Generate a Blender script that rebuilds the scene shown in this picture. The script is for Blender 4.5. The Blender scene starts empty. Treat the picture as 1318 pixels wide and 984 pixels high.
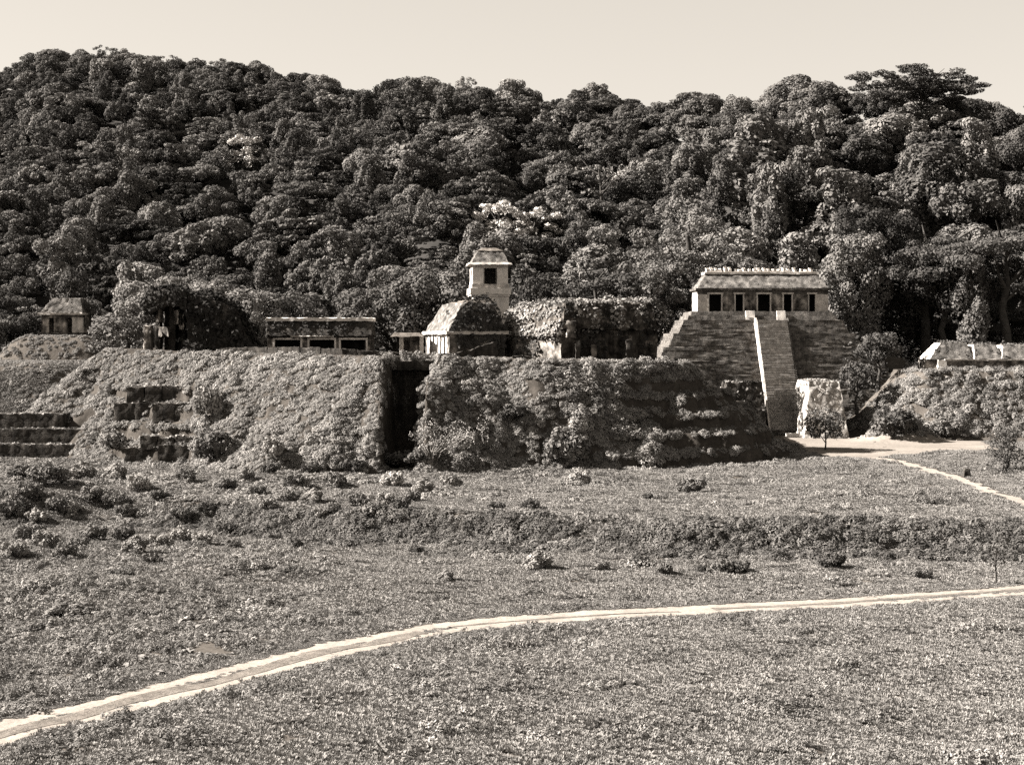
import bpy, math, random
import numpy as np
from mathutils import Vector

SC = bpy.context.scene
COL = SC.collection
RNG = np.random.default_rng(7)
F, CX, HY, CZ = 2000.0, 659.0, 435.0, 17.5      # focal (px of a 1318 px wide frame), principal column, horizon row, eye height


def X_(px, Y): return (px - CX) * Y / F
def Z_(py, Y): return CZ - (py - HY) * Y / F
def U_(X, Y): return CX + F * X / np.maximum(Y, 1.0)
def V_(Z, Y): return HY - F * (Z - CZ) / np.maximum(Y, 1.0)


def sm(a, b, x):
    t = np.clip((np.asarray(x, float) - a) / (b - a), 0, 1)
    return t * t * (3 - 2 * t)


# ---------------------------------------------------------------- value noise
def _h(ix, iy, s):
    n = np.sin(ix * 127.1 + iy * 311.7 + s * 74.7) * 43758.5453
    return n - np.floor(n)


def vn(x, y, s=0):
    x = np.asarray(x, float); y = np.asarray(y, float)
    ix, iy = np.floor(x), np.floor(y)
    fx, fy = x - ix, y - iy
    fx = fx * fx * (3 - 2 * fx); fy = fy * fy * (3 - 2 * fy)
    return ((_h(ix, iy, s) * (1 - fx) + _h(ix + 1, iy, s) * fx) * (1 - fy)
            + (_h(ix, iy + 1, s) * (1 - fx) + _h(ix + 1, iy + 1, s) * fx) * fy)


def fbm(x, y, s=0, o=3):
    r, a, t = 0, 1, 0
    for k in range(o):
        r = r + a * vn(np.asarray(x) * 2 ** k, np.asarray(y) * 2 ** k, s + k * 7); t += a; a *= .5
    return r / t


# ---------------------------------------------------------------- materials (all toned like a warm monochrome print)
def sep(v): return (v * .75, v * .705, v * .66, 1)


def _nt(name):
    m = bpy.data.materials.new(name); m.use_nodes = True
    nt = m.node_tree; nt.nodes.clear()
    return m, nt, nt.nodes.new, nt.links.new


def _noise(nt, scale, detail, stretch, coord='Object', off=0):
    N, L = nt.nodes.new, nt.links.new
    tc = N('ShaderNodeTexCoord'); mp = N('ShaderNodeMapping')
    mp.inputs['Scale'].default_value = stretch; mp.inputs['Location'].default_value = (off, off * .7, off * .3)
    L(tc.outputs[coord], mp.inputs['Vector'])
    nz = N('ShaderNodeTexNoise'); nz.inputs['Scale'].default_value = scale; nz.inputs['Detail'].default_value = detail
    nz.inputs['Roughness'].default_value = .65
    L(mp.outputs[0], nz.inputs['Vector'])
    return nz.outputs['Fac'], mp.outputs[0]


def _ramp(nt, fac, stops):
    r = nt.nodes.new('ShaderNodeValToRGB')
    e = r.color_ramp.elements
    e[0].position, e[0].color = stops[0][0], sep(stops[0][1])
    e[1].position, e[1].color = stops[-1][0], sep(stops[-1][1])
    for p, v in stops[1:-1]:
        k = e.new(p); k.color = sep(v)
    nt.links.new(fac, r.inputs[0])
    return r.outputs[0]


def _mul(nt, a, b, fac=1.0):
    m = nt.nodes.new('ShaderNodeMix'); m.data_type = 'RGBA'; m.blend_type = 'MULTIPLY'
    m.inputs[0].default_value = fac
    nt.links.new(a, m.inputs[6]); nt.links.new(b, m.inputs[7])
    return m.outputs[2]


def mat_leaf(name, lo, hi, rnd=.35, trans=.1, scale=.25):
    m, nt, N, L = _nt(name)
    f, _ = _noise(nt, scale, 2, (1, 1, 1))
    c = _ramp(nt, f, [(.3, lo), (.7, hi)])
    oi = N('ShaderNodeObjectInfo'); mr = N('ShaderNodeMapRange')
    mr.inputs['To Min'].default_value = 1 - rnd; mr.inputs['To Max'].default_value = 1 + rnd
    L(oi.outputs['Random'], mr.inputs['Value'])
    cc = N('ShaderNodeCombineColor')
    for k in range(3): L(mr.outputs[0], cc.inputs[k])
    c = _mul(nt, c, cc.outputs[0])
    d = N('ShaderNodeBsdfDiffuse'); t = N('ShaderNodeBsdfTranslucent'); mx = N('ShaderNodeMixShader'); o = N('ShaderNodeOutputMaterial')
    mx.inputs[0].default_value = trans
    L(c, d.inputs[0]); L(c, t.inputs[0]); L(d.outputs[0], mx.inputs[1]); L(t.outputs[0], mx.inputs[2]); L(mx.outputs[0], o.inputs[0])
    return m


def mat_rock(name, stops, scale=1.2, streak=.5, brick=None, bump=.4, bscale=6, mortar=.55):
    """weathered masonry: blotches, vertical water streaks, optional coursed joints"""
    m, nt, N, L = _nt(name)
    f, vec = _noise(nt, scale, 6, (1, 1, 1))
    c = _ramp(nt, f, stops)
    if streak:
        s, _ = _noise(nt, 1.6, 4, (1, 1, .16), off=9)
        c = _mul(nt, c, _ramp(nt, s, [(.38, .32), (.6, 1.0)]), streak)
    bh, _ = _noise(nt, bscale, 4, (1, 1, 1), off=3)
    hgt = bh
    if brick:
        sx = N('ShaderNodeSeparateXYZ'); L(vec, sx.inputs[0])
        ad = N('ShaderNodeMath'); L(sx.outputs[0], ad.inputs[0]); L(sx.outputs[1], ad.inputs[1])
        cb = N('ShaderNodeCombineXYZ'); L(ad.outputs[0], cb.inputs[0]); L(sx.outputs[2], cb.inputs[1])
        bk = N('ShaderNodeTexBrick'); L(cb.outputs[0], bk.inputs['Vector'])
        bk.inputs['Color1'].default_value = (1, 1, 1, 1); bk.inputs['Color2'].default_value = (.62, .62, .62, 1)
        bk.inputs['Mortar'].default_value = (mortar * .5,) * 3 + (1,)
        bk.inputs['Scale'].default_value = 1; bk.inputs['Mortar Size'].default_value = .035
        bk.inputs['Brick Width'].default_value = brick[0]; bk.inputs['Row Height'].default_value = brick[1]
        c = _mul(nt, c, bk.outputs['Color'], mortar)
    b = N('ShaderNodeBump'); b.inputs['Strength'].default_value = bump; b.inputs['Distance'].default_value = .15
    L(hgt, b.inputs['Height'])
    d = N('ShaderNodeBsdfDiffuse'); o = N('ShaderNodeOutputMaterial')
    L(c, d.inputs[0]); L(b.outputs[0], d.inputs['Normal']); L(d.outputs[0], o.inputs[0])
    return m


def mat_ground(name, stops, scale=.35, stops2=None, scale2=3.0, bump=.5):
    m, nt, N, L = _nt(name)
    f, _ = _noise(nt, scale, 6, (1, 1, 1))
    c = _ramp(nt, f, stops)
    g, _ = _noise(nt, scale2, 5, (1, 1, 1), off=5)
    if stops2: c = _mul(nt, c, _ramp(nt, g, stops2))
    b = N('ShaderNodeBump'); b.inputs['Strength'].default_value = bump; b.inputs['Distance'].default_value = .2
    L(g, b.inputs['Height'])
    d = N('ShaderNodeBsdfDiffuse'); o = N('ShaderNodeOutputMaterial')
    L(c, d.inputs[0]); L(b.outputs[0], d.inputs['Normal']); L(d.outputs[0], o.inputs[0])
    return m


M = {}
M['soil'] = mat_ground('meadow_soil', [(.3, .09), (.7, .15)], .12, [(.3, .6), (.7, 1.0)], 1.5)
M['mound_soil'] = mat_ground('mound_soil', [(.3, .05), (.7, .11)], .3, [(.3, .6), (.7, 1.0)], 2.0)
M['dust'] = mat_ground('pale_dust', [(.3, .26), (.7, .38)], .5, [(.3, .72), (.6, 1.0)], 4.0, .3)
M['plaza'] = mat_ground('plaza_dust', [(.3, .2), (.7, .31)], .15, [(.3, .7), (.6, 1.0)], 2.0, .3)
M['strip'] = mat_ground('road_grass_strip', [(.3, .13), (.7, .25)], .8, [(.3, .6), (.6, 1.0)], 4.0, .5)
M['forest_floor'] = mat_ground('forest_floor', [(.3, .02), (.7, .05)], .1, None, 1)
M['stone'] = mat_rock('grey_masonry', [(.3, .065), (.5, .155), (.7, .3)], .9, .6, (.9, .32), .5)
M['stone_dark'] = mat_rock('blackened_masonry', [(.3, .035), (.55, .09), (.75, .2)], .8, .7, (.8, .35), .6)
M['tread'] = mat_rock('stair_stone', [(.3, .14), (.5, .26), (.7, .40)], 1.3, .2, None, .5)
M['roofstone'] = mat_rock('lichened_roof', [(.32, .04), (.5, .12), (.68, .27)], .9, .35, None, .7)
M['plaster'] = mat_rock('stained_plaster', [(.28, .3), (.5, .55), (.7, .68)], .9, .45, None, .3)
M['white'] = mat_rock('white_plaster', [(.25, .45), (.5, .66), (.7, .75)], .8, .25, None, .25)
M['patch'] = mat_rock('patchy_plaster', [(.4, .05), (.52, .2), (.64, .55)], .55, .75, None, .5)
M['pale_top'] = mat_ground('dry_roof_turf', [(.3, .12), (.7, .24)], .6, [(.3, .7), (.6, 1)], 3)
M['streaked'] = mat_rock('streaked_wall', [(.38, .03), (.52, .1), (.68, .32)], .6, .9, None, .6)
M['casing'] = mat_rock('lime_casing', [(.35, .16), (.5, .42), (.66, .62)], 1.6, .4, None, .8)
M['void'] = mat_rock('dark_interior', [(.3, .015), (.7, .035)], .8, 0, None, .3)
M['bark'] = mat_rock('bark', [(.3, .03), (.7, .09)], 1.5, .4, None, .5)
M['bark_pale'] = mat_rock('pale_bark', [(.3, .14), (.7, .3)], 1.5, .4, None, .5)
M['leaf'] = mat_leaf('jungle_leaf', .06, .13, .5)
M['leaf_dark'] = mat_leaf('dark_jungle_leaf', .038, .092, .5)
M['leaf_light'] = mat_leaf('pale_jungle_leaf', .09, .175, .35)
M['blossom'] = mat_leaf('white_blossom', .35, .6, .1)
M['grass'] = mat_leaf('meadow_grass', .135, .24, .25, .15, .8)
M['weed'] = mat_leaf('meadow_weed', .10, .22, .4, .12, .8)
M['under'] = mat_leaf('mound_creeper', .125, .26, .3, .1, .5)
M['bank'] = mat_leaf('bank_scrub', .06, .14, .4, .1, .5)
M['bush'] = mat_leaf('bush_leaf', .07, .15, .35, .1, .6)
M['bush_pale'] = mat_leaf('pale_bush_leaf', .16, .28, .3, .1, .6)
M['shade_dark_ivy'] = mat_leaf('shade_dark_ivy', .02, .05, .3, .05, .4)  # near-black leaf: shade on the camera-facing fronts is put into the colour
M['ivy'] = mat_leaf('ivy_leaf', .035, .085, .3, .12, .35)


# ---------------------------------------------------------------- mesh helpers
def raw_mesh(name, V, Q, mat, smooth=False):
    me = bpy.data.meshes.new(name)
    V = np.asarray(V, np.float32).reshape(-1, 3); Q = np.asarray(Q, np.int32)
    k = Q.shape[1]
    me.vertices.add(len(V)); me.vertices.foreach_set('co', V.ravel())
    me.loops.add(Q.size); me.loops.foreach_set('vertex_index', Q.ravel())
    me.polygons.add(len(Q)); me.polygons.foreach_set('loop_start', np.arange(0, Q.size, k, dtype=np.int32))
    if smooth: me.polygons.foreach_set('use_smooth', np.ones(len(Q), bool))
    me.update(calc_edges=True)
    if mat: me.materials.append(mat)
    return me


def put(name, me, parent=None, loc=(0, 0, 0)):
    o = bpy.data.objects.new(name, me); COL.objects.link(o)
    o.location = loc
    if parent is not None: o.parent = parent
    return o


def tag(o, label=None, cat=None, group=None, kind=None):
    if label: o['label'] = label
    if cat: o['category'] = cat
    if group: o['group'] = group
    if kind: o['kind'] = kind
    return o


ROOT = {}


def thing(name, label, cat, loc, group=None):
    o = put(name, None, None, loc); tag(o, label, cat, group)
    o.empty_display_size = .5
    ROOT[o.name] = np.array(loc, float)
    return o


def origin(o):
    while o.parent is not None: o = o.parent
    return ROOT.get(o.name, np.zeros(3))


class MB:
    """collects rough masonry blocks and tubes, in world coordinates"""
    def __init__(s, cell=.7, jit=.05, rot=0, piv=(0, 0)):
        s.V, s.Q, s.n, s.cell, s.jit, s.rot, s.piv = [], [], 0, cell, jit, rot, piv

    def add(s, V, Q):
        s.V.append(np.asarray(V, float)); s.Q.append(np.asarray(Q, int) + s.n); s.n += len(V); return s

    def hexa(s, c, cell=None, jit=None):
        """c: 8 corners, bottom ring then top ring, counter-clockwise from front-left (x-,y-)"""
        c = np.asarray(c, float); cell = cell or s.cell; jit = s.jit if jit is None else jit
        d = lambda i, j: np.linalg.norm(c[i] - c[j])
        nx = max(1, min(200, int(round(max(d(0, 1), d(3, 2), d(4, 5)) / cell)))); ny = max(1, min(200, int(round(max(d(0, 3), d(1, 2), d(4, 7)) / cell))))
        nz = max(1, min(200, int(round(max(d(0, 4), d(1, 5)) / cell))))
        def face(a, b, cc, dd, n, m):
            u = np.linspace(0, 1, n + 1)[:, None, None]; v = np.linspace(0, 1, m + 1)[None, :, None]
            P = (c[a] * (1 - u) + c[b] * u) * (1 - v) + (c[dd] * (1 - u) + c[cc] * u) * v
            P = P.reshape(-1, 3)
            i, j = np.meshgrid(np.arange(n), np.arange(m), indexing='ij'); k = (i * (m + 1) + j).ravel()
            Q = np.stack([k, k + m + 1, k + m + 2, k + 1], 1)
            if jit:
                r = np.round(P, 2)
                J = np.stack([_h(r[:, 0] * 1.31 + r[:, 2] * 2.17, r[:, 1] * 1.73 + r[:, 2] * .61, q) for q in (1, 2, 3)], 1) - .5
                P = P + J * 2 * jit
            s.add(P, Q)
        face(0, 1, 5, 4, nx, nz); face(1, 2, 6, 5, ny, nz); face(2, 3, 7, 6, nx, nz); face(3, 0, 4, 7, ny, nz)
        face(4, 5, 6, 7, nx, ny); face(3, 2, 1, 0, nx, ny)
        return s

    def box(s, x0, x1, y0, y1, z0, z1, **k):
        return s.hexa([(x0, y0, z0), (x1, y0, z0), (x1, y1, z0), (x0, y1, z0), (x0, y0, z1), (x1, y0, z1), (x1, y1, z1), (x0, y1, z1)], **k)

    def frus(s, b, z0, t, z1, **k):
        """b, t = (x0,x1,y0,y1) footprints at the bottom and the top"""
        return s.hexa([(b[0], b[2], z0), (b[1], b[2], z0), (b[1], b[3], z0), (b[0], b[3], z0),
                       (t[0], t[2], z1), (t[1], t[2], z1), (t[1], t[3], z1), (t[0], t[3], z1)], **k)

    def tube(s, pts, rad, n=7):
        pts = np.asarray(pts, float); rad = np.asarray(rad, float)
        t = np.gradient(pts, axis=0); t /= np.linalg.norm(t, axis=1)[:, None] + 1e-9
        ref = np.where(np.abs(t[:, 2:3]) > .9, np.array([[1., 0, 0]]), np.array([[0, 0, 1.]]))
        a = np.cross(t, ref); a /= np.linalg.norm(a, axis=1)[:, None] + 1e-9; b = np.cross(t, a)
        th = np.linspace(0, 2 * math.pi, n, endpoint=False)
        V = (pts[:, None] + rad[:, None, None] * (a[:, None] * np.cos(th)[None, :, None] + b[:, None] * np.sin(th)[None, :, None])).reshape(-1, 3)
        m = len(pts); Q = []
        for i in range(m - 1):
            for j in range(n):
                Q.append([i * n + j, i * n + (j + 1) % n, (i + 1) * n + (j + 1) % n, (i + 1) * n + j])
        return s.add(V, Q)

    def arrays(s):
        V = np.concatenate(s.V); Q = np.concatenate(s.Q)
        if s.rot:
            c, sn = math.cos(s.rot), math.sin(s.rot); x, y = V[:, 0] - s.piv[0], V[:, 1] - s.piv[1]
            V = V.copy(); V[:, 0] = s.piv[0] + c * x - sn * y; V[:, 1] = s.piv[1] + sn * x + c * y
        return V, Q

    def build(s, name, mat, parent=None, loc=None, kind=None):
        V, Q = s.arrays()
        o0 = origin(parent) if parent is not None else (np.array(loc) if loc is not None else V.mean(0) * [1, 1, 0] + [0, 0, V[:, 2].min()])
        o = put(name, raw_mesh(name, V - o0, Q, mat), parent, (0, 0, 0) if parent is not None else tuple(o0))
        if kind: o['kind'] = kind
        return o


def quads_from(P, Nrm, size, rng, aspect=1.5, spread=.36, up=.12):
    """leaf faces at P leaning along Nrm"""
    n = len(P)
    nn = Nrm + rng.normal(0, spread, (n, 3)) + [0, 0, up]; nn /= np.linalg.norm(nn, axis=1)[:, None] + 1e-9
    r = rng.normal(0, 1, (n, 3)); a = np.cross(nn, r); a /= np.linalg.norm(a, axis=1)[:, None] + 1e-9; b = np.cross(nn, a)
    sz = size * rng.uniform(.55, 1.3, n)[:, None] * .5
    a = a * sz * aspect; b = b * sz
    fold = nn * sz * rng.uniform(-.25, .35, (n, 1))
    V = np.stack([P - a, P - b * .9 + fold, P + a, P + b * .9 + fold], 1).reshape(-1, 3)
    return V, np.arange(4 * n).reshape(-1, 4)


def leafcloud(lobes, dens, size, rng, cull=.78, **k):
    C = np.array([l[0] for l in lobes], float); R = np.array([l[1] for l in lobes], float)
    Ps, Ns = [], []
    for c, r in zip(C, R):
        n = max(8, int(4 * math.pi * (np.mean(r ** 1.6) ** (2 / 1.6)) * dens))
        d = rng.normal(0, 1, (n, 3)); d /= np.linalg.norm(d, axis=1)[:, None]
        p = c + d * r * rng.uniform(.72, 1.08, (n, 1))
        keep = np.ones(n, bool)
        for c2, r2 in zip(C, R):
            if c2 is c: continue
            keep &= ~((np.sum(((p - c2) / (r2 * cull)) ** 2, 1) < 1) & (np.any(c2 != c)))
        nr = d / r; nr /= np.linalg.norm(nr, axis=1)[:, None]
        Ps.append(p[keep]); Ns.append(nr[keep])
    P = np.concatenate(Ps); Nn = np.concatenate(Ns)
    return quads_from(P, Nn, size, rng, **k)


def cat_arrays(lst):
    V, Q, n = [], [], 0
    for v, q in lst:
        V.append(v); Q.append(q + n); n += len(v)
    return np.concatenate(V), np.concatenate(Q)


def ivy_on(mb, dens, size, rng, mask=None, off=.15, lump=.5, spread=.4):
    """leaf faces spread over the outside of a masonry mesh"""
    V, Q = mb.arrays()
    A, B, Cc, D = (V[Q[:, i]] for i in range(4))
    n = np.cross(B - A, D - A); ar = np.linalg.norm(n, axis=1); n = n / (ar[:, None] + 1e-9)
    cen = (A + B + Cc + D) / 4
    w = ar * (1 if mask is None else mask(cen, n))
    cnt = rng.poisson(w * dens)
    idx = np.repeat(np.arange(len(Q)), cnt)
    u, v = rng.random((len(idx), 1)), rng.random((len(idx), 1))
    P = (A[idx] * (1 - u) + B[idx] * u) * (1 - v) + (D[idx] * (1 - u) + Cc[idx] * u) * v
    L = fbm(P[:, 0] * .9 + P[:, 1] * .7, P[:, 2] * .9 + P[:, 1] * .3, 31)
    keep = L > .30
    h = off + lump * np.clip(L - .3, 0, 1) * 2.2 * rng.uniform(.4, 1, len(P))
    P = P + n[idx] * h[:, None]
    return quads_from(P[keep], n[idx][keep], size, rng, spread=spread)


# ---------------------------------------------------------------- terrain
def sdf_poly(x, y, poly):
    """signed distance, negative inside"""
    poly = np.asarray(poly, float)
    d = np.full(x.shape, 1e18); ins = np.zeros(x.shape, bool)
    for i in range(len(poly)):
        a, b = poly[i], poly[(i + 1) % len(poly)]
        e = b - a; wx, wy = x - a[0], y - a[1]
        t = np.clip((wx * e[0] + wy * e[1]) / (e @ e), 0, 1)
        d = np.minimum(d, (wx - e[0] * t) ** 2 + (wy - e[1] * t) ** 2)
        c = ((a[1] <= y) & (b[1] > y)) | ((b[1] <= y) & (a[1] > y))
        xi = a[0] + (y - a[1]) / (b[1] - a[1] + 1e-12) * e[0]
        ins ^= c & (x < xi)
    d = np.sqrt(d)
    return np.where(ins, -d, d)


SKY_U = [-300, 10, 60, 130, 200, 270, 330, 380, 420, 445, 480, 540, 600, 660, 700, 730, 770, 830, 872, 900, 960, 1010, 1060, 1130, 1200, 1250, 1275, 1318, 1620]
SKY_V = [150, 92, 60, 57, 66, 74, 80, 88, 102, 114, 105, 98, 98, 107, 122, 120, 114, 118, 130, 122, 115, 110, 108, 108, 112, 118, 126, 130, 170]
RID_U = [-300, 400, 445, 490, 840, 885, 960, 1318, 1620]
RID_Y = [770, 740, 680, 655, 640, 545, 500, 465, 450]
BAS_U = [-300, 0, 150, 330, 560, 640, 760, 850, 1120, 1180, 1620]
BAS_Y = [340, 350, 350, 335, 300, 300, 300, 322, 330, 312, 305]
ROAD_PX = [(-240, 1010), (-100, 970), (10, 941), (160, 905), (300, 868), (440, 834), (560, 810), (640, 801), (760, 792), (900, 785), (1100, 775), (1310, 760), (1500, 742)]
FIELD = -2.4


def bank_line(X):
    """distance of the foot of the bank along X"""
    return np.interp(X, [-70, -50, -30, -16, 0, 15, 32, 60], [168, 164, 158, 152, 148, 143, 140, 139]) + 3 * (vn(X * .12, 0 * X, 5) - .5)


ROAD = np.array([((px - CX) / F * (CZ - FIELD) * F / (py - HY), (CZ - FIELD) * F / (py - HY)) for px, py in ROAD_PX])


def road_dist(X, Y):
    d = np.full(np.shape(X), 1e9)
    for i in range(len(ROAD) - 1):
        a, b = ROAD[i], ROAD[i + 1]; e = b - a
        t = np.clip(((X - a[0]) * e[0] + (Y - a[1]) * e[1]) / (e @ e), 0, 1)
        d = np.minimum(d, np.hypot(X - a[0] - e[0] * t, Y - a[1] - e[1] * t))
    return d


PATH_PX = [(1100, 586), (1150, 592), (1200, 606), (1250, 622), (1308, 646), (1400, 690)]
PATH = np.array([((px - CX) / F * CZ * F / (py - HY), CZ * F / (py - HY)) for px, py in PATH_PX])


def seg_dist(X, Y, L):
    d = np.full(np.shape(X), 1e9)
    for i in range(len(L) - 1):
        a, b = L[i], L[i + 1]; e = b - a
        t = np.clip(((X - a[0]) * e[0] + (Y - a[1]) * e[1]) / (e @ e), 0, 1)
        d = np.minimum(d, np.hypot(X - a[0] - e[0] * t, Y - a[1] - e[1] * t))
    return d


PLAZA_PX = [(1006, 563), (1100, 565), (1180, 566), (1268, 568), (1290, 578), (1190, 584), (1120, 590), (1062, 590), (1030, 578)]
PLAZA = np.array([((px - CX) / F * CZ * F / (py - HY), CZ * F / (py - HY)) for px, py in PLAZA_PX])

EAST_TOP = [(X_(1150, 292), 283), (X_(1185, 282), 277), (X_(1330, 279), 277), (120, 277), (120, 312), (X_(1130, 310), 312)]
SHRINE_TOP = [(X_(45, 330), 326), (X_(112, 330), 326), (X_(112, 340), 342), (X_(40, 340), 342)]


def ground(X, Y):
    X = np.asarray(X, float); Y = np.asarray(Y, float)
    b = bank_line(X)
    wd = 3.2 + 5 * vn(X * .07, 0 * X + 2, 6)
    up = sm(0, 1, (Y - b + (fbm(X * .2, Y * .2, 15) - .5) * 3) / wd)
    left = sm(-8, -40, X)
    up = up * (1 - .0 * left)
    z = FIELD * (1 - up)
    rd = sm(3.5, 9, road_dist(X, Y))
    pd = sm(2, 6, seg_dist(X, Y, PATH))
    flat = rd * (1 - sm(236, 246, Y))
    z = z + flat * ((fbm(X * .09, Y * .09, 1) - .5) * .9 + (fbm(X * .35, Y * .35, 4) - .5) * .35) * pd
    # hummocks on the left of the field and at its right
    for cx, cy, h, sx, sy in ((-32, 117, 1.5, 9, 7), (-22, 131, 1.0, 8, 6), (-46, 138, 1.2, 10, 7), (43, 165, 1.3, 9, 6), (-30, 186, 1.2, 14, 6), (-56, 176, 1.4, 12, 7)):
        z = z + rd * h * np.exp(-((X - cx) / sx) ** 2 - ((Y - cy) / sy) ** 2)
    # grassy mound at far left, mound of the shrine, mound of the white ruin, spur beside the pyramid
    m1 = 13.2 * np.exp(-np.maximum(0, (np.abs(X + 97) - 15) / 15) ** 2) * np.exp(-np.maximum(0, (np.abs(Y - 280) - 14) / 11) ** 2)
    ds = sdf_poly(X * .8, Y, np.array(SHRINE_TOP) * [.8, 1])
    m2 = 18.0 * (1 - sm(0, 16, ds))
    de = sdf_poly(X * .75, Y, np.array(EAST_TOP) * [.75, 1])
    lump = (fbm(X * .25, Y * .25, 8) - .5) * 1.6
    m3 = (11.6) * (1 - np.clip(de / 9.5, 0, 1) ** .9) + lump * sm(0, 2, de) * (1 - sm(8, 11, de))
    m4 = 4.6 * np.exp(-((X - 66.5) / 4.2) ** 2 - ((Y - 267) / 4.5) ** 2) + 14.5 * np.exp(-((X - X_(1150, 305)) / 8) ** 2 - ((Y - 306) / 7) ** 2)
    z = np.maximum(z, 0) + np.minimum(z, 0)
    z = np.maximum.reduce([z, np.where(m1 > .1, m1, -9), np.where(m2 > .1, m2, -9), np.where((Y > 255) & (m3 > .1), m3, -9), np.where((Y > 250) & (m4 > .1), m4, -9)])
    # the hill
    u = U_(X, Y)
    Yb, Yr, Vr = np.interp(u, BAS_U, BAS_Y), np.interp(u, RID_U, RID_Y), np.interp(u, SKY_U, SKY_V)
    zr = CZ + (HY - Vr) * Yr / F - 12.5
    t = (Y - Yb) / (Yr - Yb)
    tc = np.clip(t, 0, 1)
    hz = zr * (1.12 * tc - .12 * tc ** 2) - np.maximum(0, Y - Yr) * .35
    hz = hz + 9 * (fbm(X / 60, Y / 60, 12, 2) - .5) * sm(0, .25, t) * (1 - sm(.75, 1, t))
    return np.where(t > 0, np.maximum(z, hz), z)


def sheet(name, xs, ys, fn, mat, smooth=True):
    Xg, Yg = np.meshgrid(xs, ys, indexing='ij')
    V = np.stack([Xg, Yg, fn(Xg, Yg)], -1).reshape(-1, 3)
    n, m = len(xs), len(ys)
    i, j = np.meshgrid(np.arange(n - 1), np.arange(m - 1), indexing='ij'); k = (i * m + j).ravel()
    Q = np.stack([k, k + m, k + m + 1, k + 1], 1)
    return put(name, raw_mesh(name, V, Q, mat, smooth))


def cc(*segs): return np.unique(np.concatenate([np.arange(a, b, s) for a, b, s in segs]))


tag(sheet('ground', cc((-1500, -160, 60), (-160, -100, 5), (-100, 112, .7), (112, 170, 5), (170, 1501, 60)), cc((-400, 20, 40), (20, 70, 5), (70, 260, .8), (260, 346.1, 1)), ground, M['soil']), kind='structure')
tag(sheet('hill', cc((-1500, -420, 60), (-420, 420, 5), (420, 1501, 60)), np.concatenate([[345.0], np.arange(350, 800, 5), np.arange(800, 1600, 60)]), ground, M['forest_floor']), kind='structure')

# the palace mound -------------------------------------------------
def pxs(lst): return [(X_(px, Y), Y) for px, Y in lst]


MTOP = pxs([(140, 240), (300, 228), (440, 214), (496, 208.5), (503, 211), (552, 216), (566, 213.5), (640, 217), (700, 215.5), (780, 219), (850, 222.5), (886, 229)]) + [(X_(884, 233) + 2, 285), (-62, 285)]
REC = (X_(501, 213), X_(558, 213))                # the dark recess between the two halves


def mtop(X): return 14.5 - .02 * X


def mound_z(X, Y):
    X = np.asarray(X, float); Y = np.asarray(Y, float)
    kx = .62
    d = sdf_poly(X * kx, Y, np.array(MTOP) * [kx, 1])
    d = d + (fbm(X * .11, Y * .11, 21) - .5) * 4.5 * sm(0, 5, d) + (fbm(X * .3, Y * .3, 20) - .5) * 1.2
    run = 13.0 - 1.5 * sm(-40, -18, X) + 0 * X - 1.8 * sm(10, 26, X)
    zt = mtop(X)
    q = np.clip(1 - d / run, -.3, 1)
    z = zt * np.where(q > .0, np.abs(q) ** .93, q)
    z = z + (fbm(X * .16, Y * .16, 24) - .5) * 3.4 * sm(0, 3, d) + (fbm(X * .45, Y * .45, 22) - .5) * 1.3 * sm(0, 1.5, d) + (fbm(X * 1.3, Y * 1.3, 23) - .5) * .45
    # eroded terraces
    def terr(z, h, w, ph=0):
        s = z / h + ph + (fbm(X * .18, Y * 0 + 3, 25) - .5) * .5
        f = s - np.floor(s)
        return z * (1 - w) + w * h * (np.floor(s) + .12 * f / .8 * (f < .8) + (f >= .8) * (.12 + .88 * sm(.8, .97, f)) - ph)
    uu = U_(X, Y)
    wl = sm(138, 152, uu) * (1 - sm(247, 253, uu)) * (1 - sm(10.2, 11.4, z)) * sm(.45, .52, .5 + 0 * X)
    z = np.where(d > 0, terr(z, 2.6, wl), z)
    wr = sm(760, 850, uu) * (1 - sm(12, 13, z)) * sm(.22, .40, fbm(X * .16, Y * .1, 27))
    z = np.where(d > 0, terr(z, 2.5, wr, .3), z)
    # recess
    wob = (fbm(Y * .5, z * .4, 29) - .5) * 1.2
    inx = sm(REC[0] - .3, REC[0] + .3, X + wob * .3) * (1 - sm(REC[1] - .2, REC[1] + .5, X + wob * .6 + 1.0 * sm(9, 4, Y - 205)))
    floor_ = np.clip(.4 + (Y - 200) * .08, .2, 2.5)
    iny = 1 - sm(221.6, 222.0, Y)
    z = z * (1 - inx * iny) + np.minimum(z, floor_) * inx * iny
    return np.maximum(z, -3.5)


def normal_of(fn, X, Y, e=.4):
    dx = (fn(X + e, Y) - fn(X - e, Y)) / (2 * e); dy = (fn(X, Y + e) - fn(X, Y - e)) / (2 * e)
    n = np.stack([-dx, -dy, np.ones_like(dx)], -1)
    return n / np.linalg.norm(n, axis=-1, keepdims=True)


mound = thing('platform_mound', 'broad overgrown terraced earth mound carrying the palace ruins, split by a dark vertical recess', 'mound', (-12, 240, 0))
ms = sheet('earthwork', cc((-92, 52, .32)), cc((192, 240, .32), (240, 286, 1.2)), mound_z, M['mound_soil'])
ms.data.transform(__import__('mathutils').Matrix.Translation((12, -240, 0))); ms.parent = mound


def surf(X, Y):
    """whatever ground one would stand on"""
    g = ground(X, Y)
    inside = (X > -92) & (X < 52) & (Y > 192) & (Y < 286)
    return np.where(inside, np.maximum(g, mound_z(X, Y)), g)


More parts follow.
